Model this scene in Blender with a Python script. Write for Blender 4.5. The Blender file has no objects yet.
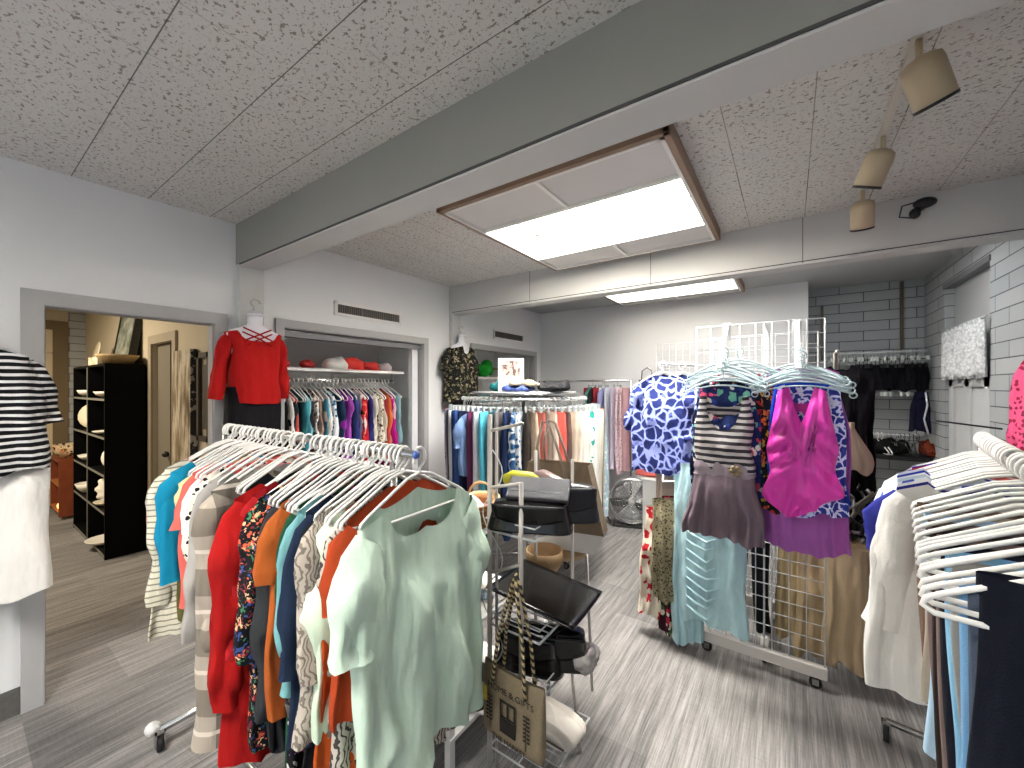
import bpy, math, random
from mathutils import Vector, Matrix, noise as mno
PI=math.pi
sc=bpy.context.scene
COL=sc.collection
RND=random.Random(7)

# ------------------------------------------------------------------ helpers
def hexc(h):
    h=h.lstrip('#'); v=[int(h[i:i+2],16)/255 for i in (0,2,4)]
    return tuple((c/12.92 if c<=.04045 else ((c+.055)/1.055)**2.4) for c in v)+(1.0,)

class MB:
    def __init__(s): s.v=[]; s.f=[]; s.smooth=[]
    def add(s,vs,fs,sm=False):
        o=len(s.v); s.v+= [tuple(p) for p in vs]
        s.f+= [tuple(o+i for i in f) for f in fs]; s.smooth+=[sm]*len(fs)
    def box(s,x0,x1,y0,y1,z0,z1,M=None):
        vs=[Vector((x,y,z)) for z in (z0,z1) for y in (y0,y1) for x in (x0,x1)]
        if M is not None: vs=[M@v for v in vs]
        s.add(vs,[(0,2,3,1),(4,5,7,6),(0,1,5,4),(2,6,7,3),(0,4,6,2),(1,3,7,5)])
        return s
    def quad(s,a,b,c,d): s.add([a,b,c,d],[(0,1,2,3)]); return s
    def tube(s,pts,r,n=8,closed=False,cap=True,rz=None):
        pts=[Vector(p) for p in pts]; m=len(pts); vs=[]
        up=None
        for i,p in enumerate(pts):
            if closed: t=pts[(i+1)%m]-pts[i-1]
            else: t=pts[min(i+1,m-1)]-pts[max(i-1,0)]
            if t.length<1e-9: t=Vector((0,0,1))
            t.normalize()
            if up is None:
                up=Vector((0,0,1)) if abs(t.z)<.9 else Vector((1,0,0))
            a=up-t*up.dot(t)
            if a.length<1e-6: a=t.orthogonal()
            a.normalize(); b=t.cross(a); up=a
            rr=r[i] if isinstance(r,(list,tuple)) else r
            for k in range(n):
                q=2*PI*k/n
                vs.append(p+a*math.cos(q)*rr+b*math.sin(q)*rr*(rz or 1))
        fs=[]
        for i in range(m if closed else m-1):
            j=(i+1)%m
            for k in range(n):
                l=(k+1)%n; fs.append((i*n+k,i*n+l,j*n+l,j*n+k))
        if cap and not closed:
            fs.append(tuple(reversed(range(n)))); fs.append(tuple((m-1)*n+k for k in range(n)))
        s.add(vs,fs,True); return s
    def lathe(s,prof,c=(0,0,0),n=24,M=None):
        vs=[]; 
        for (r,z) in prof:
            for k in range(n):
                q=2*PI*k/n; v=Vector((r*math.cos(q),r*math.sin(q),z))
                if M is not None: v=M@v
                vs.append(v+Vector(c))
        fs=[]
        for i in range(len(prof)-1):
            for k in range(n):
                l=(k+1)%n; fs.append((i*n+k,i*n+l,(i+1)*n+l,(i+1)*n+k))
        s.add(vs,fs,True); return s
    def grid(s,fn,nu,nv,closed_u=False):
        vs=[fn(i/(nu if closed_u else nu),j/nv) for j in range(nv+1) for i in range(nu if closed_u else nu+1)]
        w=nu if closed_u else nu+1; fs=[]
        for j in range(nv):
            for i in range(nu):
                k=(i+1)%w if closed_u else i+1
                fs.append((j*w+i,j*w+k,(j+1)*w+k,(j+1)*w+i))
        s.add(vs,fs,True); return s
    def ball(s,c,r,n=14,m=9,fn=None):
        c=Vector(c); r=(r,r,r) if not isinstance(r,(tuple,list)) else r
        def g(u,v):
            a=2*PI*u; b=PI*v
            p=Vector((math.sin(b)*math.cos(a)*r[0],math.sin(b)*math.sin(a)*r[1],math.cos(b)*r[2]))
            if fn: p=fn(p)
            return c+p
        return s.grid(g,n,m,True)
    def build(s,name,m,parent=None,loc=None,bev=0,sol=0):
        me=bpy.data.meshes.new(name); me.from_pydata(s.v,[],s.f); me.update()
        me.polygons.foreach_set('use_smooth',s.smooth)
        o=bpy.data.objects.new(name,me); COL.objects.link(o)
        if m is not None: me.materials.append(m)
        if parent is not None: o.parent=parent
        if loc: o.location=loc
        if sol:
            d=o.modifiers.new('s','SOLIDIFY'); d.thickness=sol; d.offset=0
        if bev:
            b=o.modifiers.new('b','BEVEL'); b.width=bev; b.segments=2; b.limit_method='ANGLE'
        return o
def tag(o,label=None,cat=None,group=None,kind=None):
    if label: o['label']=label
    if cat: o['category']=cat
    if group: o['group']=group
    if kind: o['kind']=kind
    return o
def thing(name,label,cat,loc=(0,0,0),rz=0,group=None):
    o=bpy.data.objects.new(name,None); COL.objects.link(o); o.empty_display_size=.05
    o.location=loc; o.rotation_euler=(0,0,rz); return tag(o,label,cat,group)
def dup(root,loc,rz=0,label=None,group=None,rot=None):
    r=root.copy(); COL.objects.link(r); r.location=loc; r.rotation_euler=rot or (0,0,rz)
    if label: r['label']=label
    if group: r['group']=group
    for ch in list(root.children):
        c=ch.copy(); COL.objects.link(c); c.parent=r
        for g in ch.children:
            d=g.copy(); COL.objects.link(d); d.parent=c
    return r
def struct(o): o['kind']='structure'; return o
def place_text(body,size,m,parent,name,M,ext=.0004,align='CENTER'):
    cu=bpy.data.curves.new(name,'FONT'); cu.body=body; cu.size=size; cu.extrude=ext; cu.align_x=align
    t=bpy.data.objects.new('tmp',cu); COL.objects.link(t)
    bpy.context.view_layer.update()
    dg=bpy.context.evaluated_depsgraph_get()
    me=bpy.data.meshes.new_from_object(t.evaluated_get(dg)); bpy.data.objects.remove(t)
    o=bpy.data.objects.new(name,me); COL.objects.link(o); me.materials.clear(); me.materials.append(m)
    me.transform(M)
    if parent: o.parent=parent
    return o

# ------------------------------------------------------------------ materials
class NT:
    def __init__(s,name):
        s.m=bpy.data.materials.new(name); s.m.use_nodes=True; s.t=s.m.node_tree
        s.b=s.t.nodes['Principled BSDF']; s.out=s.t.nodes['Material Output']
    def n(s,typ,**kw):
        nd=s.t.nodes.new(typ)
        for k,v in kw.items(): setattr(nd,k,v)
        return nd
    def link(s,a,b): s.t.links.new(a,b)
    def math(s,op,a,b=None,c=None):
        nd=s.n('ShaderNodeMath',operation=op)
        for i,x in enumerate((a,b,c)):
            if x is None: continue
            if isinstance(x,(int,float)): nd.inputs[i].default_value=x
            else: s.link(x,nd.inputs[i])
        return nd.outputs[0]
    def mix(s,f,a,b,mode='MIX'):
        nd=s.n('ShaderNodeMix',data_type='RGBA',blend_type=mode)
        for i,x in ((0,f),(6,a),(7,b)):
            if isinstance(x,(int,float)): nd.inputs[i].default_value=x
            elif isinstance(x,tuple): nd.inputs[i].default_value=x
            else: s.link(x,nd.inputs[i])
        return nd.outputs[2]
    def coord(s,kind='Object'):
        return s.n('ShaderNodeTexCoord').outputs[kind]
    def noise(s,co,scale,detail=2,rough=.5,vec=None):
        nd=s.n('ShaderNodeTexNoise'); nd.inputs['Scale'].default_value=scale
        nd.inputs['Detail'].default_value=detail; nd.inputs['Roughness'].default_value=rough
        if vec:
            mp=s.n('ShaderNodeMapping'); mp.inputs['Scale'].default_value=vec; s.link(co,mp.inputs[0]); co=mp.outputs[0]
        s.link(co,nd.inputs['Vector']); return nd.outputs['Fac']
    def ramp(s,f,stops,const=False):
        nd=s.n('ShaderNodeValToRGB'); cr=nd.color_ramp
        if const: cr.interpolation='CONSTANT'
        while len(cr.elements)<len(stops): cr.elements.new(1)
        for e,(p,c) in zip(cr.elements,stops): e.position=p; e.color=c
        s.link(f,nd.inputs[0]); return nd.outputs[0]
    def xyz(s,co):
        nd=s.n('ShaderNodeSeparateXYZ'); s.link(co,nd.inputs[0]); return nd.outputs
    def bump(s,h,st=.2,d=.01):
        nd=s.n('ShaderNodeBump'); nd.inputs['Strength'].default_value=st; nd.inputs['Distance'].default_value=d
        s.link(h,nd.inputs['Height']); s.link(nd.outputs[0],s.b.inputs['Normal'])
    def col(s,c):
        if isinstance(c,tuple): s.b.inputs['Base Color'].default_value=c
        else: s.link(c,s.b.inputs['Base Color'])
        return s
    def set(s,**k):
        for a,b in k.items(): s.b.inputs[a.replace('_',' ')].default_value=b
        return s
_c={}
def simple(name,h,rough=.5,metal=0,var=.06,nscale=9,bump=0,**k):
    key=('s',name,h)
    if key in _c: return _c[key]
    t=NT(name); c=hexc(h); co=t.coord()
    f=t.noise(co,nscale,3)
    d=tuple(x*(1-var) for x in c[:3])+(1,); e=tuple(min(1,x*(1+var)) for x in c[:3])+(1,)
    t.col(t.mix(f,d,e)); t.set(Roughness=rough,Metallic=metal,**k)
    if bump: t.bump(t.noise(co,nscale*8,2),bump,.004)
    _c[key]=t.m; return t.m
def fab(spec):
    if spec in _c: return _c[spec]
    kind,rest=spec.split(':',1); p=rest.split(':'); cols=[hexc(x) for x in p[0].split(',')]; sc_=float(p[1]) if len(p)>1 else 20
    t=NT('fabric_'+kind); co=t.coord(); X=t.xyz(co)
    t.set(Roughness=.9,Specular_IOR_Level=.18)
    if kind in('p','satin'):
        f=t.noise(co,6,3); c=cols[0]
        out=t.mix(f,tuple(x*.86 for x in c[:3])+(1,),tuple(min(1,x*1.12) for x in c[:3])+(1,))
        if kind=='satin': t.set(Roughness=.34,Sheen_Weight=.1,Specular_IOR_Level=.6)
    elif kind=='sh' or kind=='sv':
        z=t.math('MULTIPLY',X[2 if kind=='sh' else 0],sc_)
        wob=t.math('MULTIPLY',t.noise(co,9,1),.5)
        f=t.math('FRACT',t.math('ADD',z,wob)); out=t.ramp(f,[(i/len(cols),c) for i,c in enumerate(cols)],True)
    elif kind=='pl':
        a=t.math('FRACT',t.math('MULTIPLY',X[2],sc_)); b=t.math('FRACT',t.math('MULTIPLY',X[0],sc_))
        fa=t.math('GREATER_THAN',a,.55); fb=t.math('GREATER_THAN',b,.5)
        l=t.math('LESS_THAN',t.math('ABSOLUTE',t.math('SUBTRACT',a,.28)),.035)
        o1=t.mix(fa,cols[0],cols[1]); o2=t.mix(t.math('MULTIPLY',fb,.6),o1,cols[2 if len(cols)>2 else 1]); out=t.mix(l,o2,cols[-1])
    elif kind=='fl':   # flowers / leaves in patches
        v=t.n('ShaderNodeTexVoronoi'); v.inputs['Scale'].default_value=sc_
        dn=t.n('ShaderNodeTexNoise'); dn.inputs['Scale'].default_value=sc_*.8; t.link(co,dn.inputs[0])
        w=t.mix(.10,co,dn.outputs['Color'],'ADD'); t.link(w,v.inputs['Vector'])
        sp=t.n('ShaderNodeSeparateColor'); t.link(v.outputs['Color'],sp.inputs[0])
        n=len(cols)-1; pc=t.ramp(sp.outputs[0],[(i/n,c) for i,c in enumerate(cols[1:])],True)
        d=t.math('MULTIPLY',v.outputs['Distance'],1)
        mask=t.math('LESS_THAN',t.math('ADD',d,t.math('MULTIPLY',t.noise(co,sc_*2.5,2),.35)),.62)
        out=t.mix(mask,cols[0],pc)
    elif kind=='sp':
        v=t.n('ShaderNodeTexVoronoi'); v.inputs['Scale'].default_value=sc_; t.link(co,v.inputs['Vector'])
        mask=t.math('LESS_THAN',t.math('ADD',v.outputs['Distance'],t.math('MULTIPLY',t.noise(co,sc_*2,1),.3)),.52)
        out=t.mix(mask,cols[0],cols[1])
    elif kind=='an':   # dark blotches with pale outlines
        v=t.n('ShaderNodeTexVoronoi',feature='DISTANCE_TO_EDGE'); v.inputs['Scale'].default_value=sc_
        dn=t.n('ShaderNodeTexNoise'); dn.inputs['Scale'].default_value=sc_*.6; t.link(co,dn.inputs[0])
        w=t.mix(.08,co,dn.outputs['Color'],'ADD'); t.link(w,v.inputs['Vector'])
        out=t.ramp(v.outputs['Distance'],[(0,cols[0]),(.085,cols[1]),(.13,cols[2])],True)
    elif kind=='sw':   # swirls
        w=t.n('ShaderNodeTexWave'); w.inputs['Scale'].default_value=sc_; w.inputs['Distortion'].default_value=12; w.inputs['Detail'].default_value=2; t.link(co,w.inputs[0])
        out=t.ramp(w.outputs['Fac'],[(0,cols[1]),(.3,cols[0])],True)
    t.col(out)
    h=t.math('ADD',t.math('MULTIPLY',t.noise(co,10,2.6,.5,(1,1,.33)),1.0),t.math('MULTIPLY',t.noise(co,300,1),.02))
    t.bump(h,1.0,.04 if kind!='satin' else .06)
    _c[spec]=t.m; return t.m

WHITEP=simple('white_plastic','#e6e4e0',.35,var=.02)
CHROME=simple('chrome','#c9c9c7',.22,1,.02)
GREYMET=simple('grey_painted_metal','#b9b4ae',.45,.1,.04)
WHITEMET=simple('white_coated_wire','#cfd1d2',.4,0,.02)
BLACK=simple('black_plastic','#101012',.45,0,.1)
RUBBER=simple('black_rubber','#161616',.7,0,.1)
CLEAR=NT('clear_plastic').col(hexc('#e8f4f4')).set(Roughness=.12,Transmission_Weight=.75,IOR=1.3).m
WOODB=simple('brown_wood','#6d5745',.6,0,.15,5,.1)

def mat_wall(name,h,var=.035):
    t=NT(name); co=t.coord(); f=t.noise(co,1.3,4); c=hexc(h)
    t.col(t.mix(f,tuple(x*(1-var) for x in c[:3])+(1,),tuple(x*(1+var) for x in c[:3])+(1,)))
    t.set(Roughness=.75); t.bump(t.noise(co,60,3),.12,.003); return t.m
WALLM=mat_wall('painted_wall','#e0e1e2'); TRIMM=mat_wall('painted_trim','#a6a6a6'); BEAMM=mat_wall('painted_beam','#c3c3c1')
TANW=mat_wall('cream_wall','#bfb49c'); CLOSM=mat_wall('closet_paint','#ececea'); BAY3=mat_wall('smooth_ceiling_paint','#b5b6b6')

def mat_ceiling():
    t=NT('fissured_ceiling_tile'); co=t.coord(); X=t.xyz(co)
    base=hexc('#b3b3ae'); 
    fl=t.noise(co,52,3,.62,(1,1.2,1)); fleck=t.math('GREATER_THAN',fl,.60)
    fl2=t.noise(co,105,2,.6); fleck2=t.math('GREATER_THAN',fl2,.63)
    big=t.noise(co,1.1,2); c0=t.mix(big,hexc('#c3c2bd'),hexc('#d4d1ce'))
    pink=t.math('GREATER_THAN',t.noise(co,9,2),.6)
    fcol=t.mix(pink,hexc('#7d7568'),hexc('#a08a86'))
    c1=t.mix(t.math('MULTIPLY',fleck,.85),c0,fcol); c1=t.mix(t.math('MULTIPLY',fleck2,.45),c1,fcol)
    def seam(x,off,p=.305,w=.004):
        f=t.math('FRACT',t.math('DIVIDE',t.math('SUBTRACT',x,off),p))
        return t.math('GREATER_THAN',t.math('ABSOLUTE',t.math('SUBTRACT',f,.5)),.5-w/p/2)
    sn=t.noise(co,1.7,1)
    near=t.math('LESS_THAN',X[1],1.2)
    k1=t.math('ADD',t.math('MULTIPLY',near,.75),.12); k2=t.math('SUBTRACT',.6,t.math('MULTIPLY',near,.57))
    k2=t.math('ADD',k2,t.math('MULTIPLY',t.math('GREATER_THAN',sn,.6),.35))
    s1=t.math('MULTIPLY',seam(X[1],.39),k1); s2=t.math('MULTIPLY',seam(X[0],-.225),k2)
    c2=t.mix(t.math('MAXIMUM',s1,s2),c1,hexc('#55514c'))
    t.col(c2); t.set(Roughness=.9)
    t.bump(t.math('SUBTRACT',1,t.math('ADD',fleck,t.math('MULTIPLY',fleck2,.5))),.5,.004); return t.m
CEILM=mat_ceiling()
def mat_carpet():
    t=NT('striated_carpet_plank'); co=t.coord(); X=t.xyz(co)
    # planks .25 x 1.0, running along Y, each with its own tone
    px=t.math('MULTIPLY',X[0],2.0); pxi=t.math('FLOOR',px)
    py=t.math('ADD',X[1],t.math('MULTIPLY',pxi,.37)); pyi=t.math('FLOOR',py)
    cb=t.n('ShaderNodeCombineXYZ'); t.link(pxi,cb.inputs[0]); t.link(pyi,cb.inputs[1])
    wn=t.n('ShaderNodeTexWhiteNoise',noise_dimensions='3D'); t.link(cb.outputs[0],wn.inputs[0])
    tone=wn.outputs['Value']
    st=t.noise(co,1,3,.7,(150,4,1)); st2=t.noise(co,1,2,.6,(38,1.4,1)); cr=t.noise(co,1,2,.6,(14,120,1))
    f=t.math('ADD',t.math('MULTIPLY',st,.6),t.math('MULTIPLY',st2,.45))
    f=t.math('ADD',f,t.math('MULTIPLY',t.math('SUBTRACT',tone,.5),.17))
    f=t.math('ADD',f,t.math('MULTIPLY',t.math('SUBTRACT',cr,.5),.12))
    c=t.ramp(f,[(.30,hexc('#4d4c4b')),(.48,hexc('#726f6d')),(.62,hexc('#8e8b88')),(.8,hexc('#afaca8'))])
    t.col(c); t.set(Roughness=.95); t.bump(f,.5,.004); return t.m
CARPET=mat_carpet()
def mat_block():
    t=NT('painted_thin_block'); g=t.coord('Object'); X=t.xyz(g)
    hx=t.math('ADD',X[0],X[1])
    cb=t.n('ShaderNodeCombineXYZ'); t.link(hx,cb.inputs[0]); t.link(X[2],cb.inputs[1])
    b=t.n('ShaderNodeTexBrick'); t.link(cb.outputs[0],b.inputs['Vector'])
    b.inputs['Color1'].default_value=hexc('#a3a7a9'); b.inputs['Color2'].default_value=hexc('#afb2b3'); b.inputs['Mortar'].default_value=hexc('#54565a')
    b.inputs['Scale'].default_value=1; b.inputs['Mortar Size'].default_value=.0035; b.inputs['Mortar Smooth'].default_value=.1
    b.inputs['Brick Width'].default_value=.41; b.inputs['Row Height'].default_value=.105; b.offset=.5
    t.col(b.outputs['Color']); t.set(Roughness=.8); t.bump(t.math('SUBTRACT',1,b.outputs['Fac']),.8,.01); return t.m
BLOCKM=mat_block()
def emis(name,h,s):
    t=NT(name); t.col(hexc(h)); t.b.inputs['Emission Color'].default_value=hexc(h); t.b.inputs['Emission Strength'].default_value=s; return t.m

# ------------------------------------------------------------------ setting
C=2.709; XL=-3.1; XR=1.12; YB=5.2; YB2=5.7; Y0=-1.6; XF=-8.2
MB().box(XF-.1,XR+.1,Y0-.1,YB2+.1,-.06,0).build('floor',CARPET)['kind']='structure'
def panels(name,m,xs,ys,holes,z0,z1):
    mb=MB()
    for i in range(len(xs)-1):
        for j in range(len(ys)-1):
            cx=(xs[i]+xs[i+1])/2; cy=(ys[j]+ys[j+1])/2
            if any(a<cx<b and c<cy<d for a,b,c,d in holes): continue
            mb.box(xs[i],xs[i+1],ys[j],ys[j+1],z0,z1)
    return struct(mb.build(name,m))
W1=(-1.83,-.47,2.10,2.78); W2=(-1.78,-.42,4.32,4.95); W0=(-1.83,-.47,-1.1,-.45)
def grow(w,e=.021): return (w[0]-e,w[1]+e,w[2]-e,w[3]+e)
G1,G0,G2=grow(W1),grow(W0),grow(W2)
panels('ceiling',CEILM,[XL-.2,G1[0],G1[1],XR+.1],[Y0-.1,G0[2],G0[3],G1[2],G1[3],3.3],[G1,G0],C,C+.05)
panels('ceiling',BAY3,[XL-.2,G2[0],G2[1],XR+.1],[3.3,G2[2],G2[3],YB2+.1],[G2],C-.001,C+.05)
# walls with openings : boxes in (y,z)
def wall_x(name,m,x0,x1,y0,y1,holes,ztop=C):
    ys=sorted({y0,y1}|{h[0] for h in holes}|{h[1] for h in holes}); mb=MB()
    for a,b in zip(ys,ys[1:]):
        c=(a+b)/2; hs=[h for h in holes if h[0]<c<h[1]]
        z=0
        for h in sorted(hs,key=lambda q:q[2]):
            if h[2]>z: mb.box(x0,x1,a,b,z,h[2])
            z=h[3]
        if z<ztop: mb.box(x0,x1,a,b,z,ztop)
    return struct(mb.build(name,m))
DW=(.296,1.02,0,2.012); C1=(1.46,2.84,0,2.045); C3=(3.64,5.0,0,2.06)
wall_x('wall_left',WALLM,XL-.07,XL,Y0,YB+.1,[DW,C1,C3])
# trims
def casing(name,x,y0,y1,z,w=.075,d=.02,lining=.07,m=TRIMM):
    mb=MB(); mb.box(x,x+d,y0-w,y0,0,z+w); mb.box(x,x+d,y1,y1+w,0,z+w); mb.box(x,x+d,y0,y1,z,z+w)
    mb.box(x-lining-.003,x+.002,y0-.003,y0+.006,0,z); mb.box(x-lining-.003,x+.002,y1-.006,y1+.003,0,z); mb.box(x-lining-.003,x+.002,y0,y1,z-.006,z+.003)
    return struct(mb.build(name,m))
casing('trim_1',XL,DW[0],DW[1],DW[3]); casing('trim_2',XL,C1[0],C1[1],C1[3],.06); casing('trim_3',XL,C3[0],C3[1],C3[3],.06)
carpb=simple('carpet_base','#5a5956',.95,0,.3,40,.4)
struct(MB().box(XL,XL+.012,Y0,DW[0]-.075,0,.13).build('baseboard_left',carpb))
struct(MB().box(XL,XL+.012,1.34,C1[0]-.06,0,.1).build('baseboard_left',carpb))
struct(MB().box(XL,XL+.012,C1[1]+.06,3.2,0,.1).build('baseboard_left',carpb))
struct(MB().box(XL,.16,YB-.012,YB,0,.1).build('baseboard_back',carpb))
# closets
for (y0,y1,d,n) in ((C1[0]-.08,C1[1]+.05,.72,'wall_closet'),(C3[0]-.06,C3[1]+.05,.7,'wall_closet')):
    mb=MB(); x=XL-.07; mb.box(x-d-.05,x-d,y0,y1,0,2.5); mb.box(x-d,x,y0-.05,y0,0,2.5); mb.box(x-d,x,y1,y1+.05,0,2.5); mb.box(x-d,x,y0,y1,2.3,2.35)
    struct(mb.build(n,CLOSM))
# back and brick walls, right wall
struct(MB().box(XL-.2,.16,YB,YB+.5,0,C).build('wall_back',WALLM))
struct(MB().box(.16,XR+.2,YB2,YB2+.1,0,C).build('wall_back_alcove',BLOCKM))
wall_x('wall_right',BLOCKM,XR,XR+.12,Y0,YB2,[(4.09,5.05,.0,2.47)])
struct(MB().box(XR+.06,XR+.12,4.09,5.05,0,2.47).build('wall_right_recess',BAY3))
dm=simple('white_door_paint','#c4c6c6',.5)
mb=MB(); mb.box(XR+.03,XR+.058,4.12,5.02,0,1.72)
for a,b in ((4.14,4.24),(4.52,4.62),(4.9,5.0)): mb.box(XR+.012,XR+.032,a,b,0,1.72)
for a,b in ((0,.15),(.75,.9),(1.6,1.72)): mb.box(XR+.012,XR+.032,4.14,5.0,a,b)
struct(mb.build('door_1',dm,bev=.004))
struct(MB().box(XR-.01,XR+.06,4.07,5.07,2.46,2.5).build('trim_4',simple('grey_trim','#77787a',.6)))  # grey strip stands in for the shadow line above the recess
# unseen wall behind the camera; its windows are added for fill light
wb=MB(); wb.box(XL-.1,XR+.1,Y0-.12,Y0,0,.7); wb.box(XL-.1,XR+.1,Y0-.12,Y0,2.3,C); 
for a,b in ((XL-.1,-2.8),(-1.2,-.8),(.8,XR+.1)): wb.box(a,b,Y0-.12,Y0,.7,2.3)
struct(wb.build('wall_front',WALLM))
for i,(a,b) in enumerate(((-2.8,-1.2),(-.8,.8))):
    w=MB(); w.box(a,b,Y0-.08,Y0-.03,.7,.75); w.box(a,b,Y0-.08,Y0-.03,2.25,2.3); w.box(a,a+.05,Y0-.08,Y0-.03,.7,2.3); w.box(b-.05,b,Y0-.08,Y0-.03,.7,2.3); w.box((a+b)/2-.02,(a+b)/2+.02,Y0-.08,Y0-.03,.7,2.3)
    struct(w.build('window_%d'%(i+1),WHITEP))  # frames of the added windows, never in view
# beams
bm=MB(); bm.box(XL-.02,XR,1.155,1.305,2.42,C); struct(bm.build('trim_beam_near',BEAMM,bev=.004))
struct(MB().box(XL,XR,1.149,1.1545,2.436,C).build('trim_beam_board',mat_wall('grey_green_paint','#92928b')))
struct(MB().box(XL,XL+.05,1.155,1.305,0,2.42).build('trim_column_near',BEAMM,bev=.003))
struct(MB().box(XL,XR,3.22,3.36,2.40,C).build('trim_beam_far',BEAMM,bev=.004))
struct(MB().box(XL,XL+.05,3.22,3.36,0,2.40).build('trim_column_far',BEAMM,bev=.003))
dkl=simple('dark_joint','#4a4a48',.8)
mb=MB()
for x in (-2.04,-.905,.07): mb.box(x-.002,x+.002,3.2185,3.2195,2.41,C)
mb.box(XL+.05,XR,3.217,3.2195,2.418,2.424); mb.box(XL+.05,XR,1.150,1.1545,2.427,2.436)
struct(mb.build('trim_beam_joint',dkl))
# skylights
LIGHTP=emis('skylight_diffuser','#fffaf2',3.2)
panelm=simple('white_ceiling_panel','#cfccca',.6,0,.03)
def skylight(W,F,label,wood):
    t=thing('skylight',label,'skylight',((F[0]+F[1])/2,(F[2]+F[3])/2,C-.06))
    ox,oy,oz=t.location
    def rel(mb): mb.v=[(x-ox,y-oy,z-oz) for x,y,z in mb.v]; return mb
    f=MB(); x0,x1,y0,y1=F; z0=C-.075; w=.028
    f.box(x0,x1,y0,y0+w,z0,C); f.box(x0,x1,y1-w,y1,z0,C); f.box(x0,x0+w,y0,y1,z0,C); f.box(x1-w,x1,y0,y1,z0,C)
    rel(f).build('frame',wood,t,bev=.003)
    tr=MB(); a=.012; wt=.016
    for (p,q,r,s_) in ((x0+w,x1-w,y0+w,y0+w+wt),(x0+w,x1-w,y1-w-wt,y1-w),(x0+w,x0+w+wt,y0+w,y1-w),(x1-w-wt,x1-w,y0+w,y1-w)):
        tr.box(p,q,r,s_,z0-.002,z0+.02)
    xm=(x0+x1)/2
    for (p,q) in ((y0+w,W[2]-.01),(W[3]+.01,y1-w)):
        if q-p>.1: tr.box(xm-.01,xm+.01,p,q,z0+.005,z0+.018)
    tr.box(x0+w,x1-w,W[2]-.02,W[2],z0,z0+.03)
    if y1-W[3]>.06: tr.box(x0+w,x1-w,W[3],W[3]+.02,z0,z0+.03)
    rel(tr).build('edge_strip',WHITEP,t)
    for (p,q) in ((y0+w,W[2]-.022),(W[3]+.022,y1-w)):
        for (r,s_) in ((x0+w,xm-.008),(xm+.008,x1-w)):
            if q-p>.1: rel(MB().box(r,s_,p,q,z0+.018,z0+.026)).build('panel',panelm,t)
    wl=MB(); g=.02; zt=C+.42; zb=z0+.02
    X0,X1,Y0_,Y1_=max(W[0],x0+w),min(W[1],x1-w),W[2],W[3]
    wl.box(X0-g,X0,Y0_-g,Y1_+g,zb,zt); wl.box(X1,X1+g,Y0_-g,Y1_+g,zb,zt); wl.box(X0,X1,Y0_-g,Y0_,zb,zt); wl.box(X0,X1,Y1_,Y1_+g,zb,zt)
    rel(wl).build('light_well',simple('well_white','#f2efe8',.6),t)
    gm=MB(); gm.box(X0,X1,Y0_,Y1_,C+.36,C+.37); rel(gm).build('diffuser',LIGHTP,t)
    bm=MB(); bm.box(X0,X1,Y1_-.025,Y1_,C+.12,C+.138); bm.box(X0,X0+.025,Y0_,Y1_,C+.12,C+.138); rel(bm).build('ledge',simple('ledge_wood','#a8937a',.6),t)
    return (X0,X1,Y0_,Y1_)
woodf=simple('light_brown_frame','#8d7461',.6,0,.12,6)
skylight((-1.69,-.43,2.10,2.78),(-1.72,-.40,1.68,3.14),'large brown framed skylight with four white panels, between the two ceiling beams','x' and woodf)
skylight((-1.72,-.43,4.34,4.78),(-1.76,-.40,4.28,4.99),'smaller brown framed skylight beyond the far beam, near the grey back wall',woodf)
skylight((-1.69,-.43,-1.1,-.45),(-1.72,-.40,-1.3,-.2),'brown framed skylight near the front windows, before the near beam',woodf)  # unseen skylight added behind the camera as a fill source
for o in bpy.data.objects:   # flush ceiling holes closed by the wells
    pass
# vents
ventd=simple('vent_dark','#3f3b37',.7)
def vent(y0,y1,z0,z1,label):
    t=thing('air_vent',label,'vent',(XL,(y0+y1)/2,z0)); h=z1-z0; w=(y1-y0)/2
    f=MB(); f.box(0,.012,-w,w,0,.022); f.box(0,.012,-w,w,h-.022,h); f.box(0,.012,-w,-w+.03,0,h); f.box(0,.012,w-.03,w,0,h); f.build('frame',WHITEP,t)
    MB().box(.001,.003,-w+.02,w-.02,.02,h-.02).build('grille_back',ventd,t)
    s=MB(); n=int((2*w)/.022)
    for i in range(n): y=-w+.03+i*(2*w-.06)/n; s.box(.003,.01,y,y+.005,.02,h-.02)
    s.box(.003,.011,-.004-w*.25,.004-w*.25,.02,h-.02)
    s.build('louvre',simple('louvre_grey','#7b756e',.5),t)
vent(1.86,2.56,2.2,2.315,'long white slotted air vent above the wider closet, near the red top')
vent(4.02,4.73,2.22,2.34,'white slotted air vent above the closet nearest the back wall')

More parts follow.
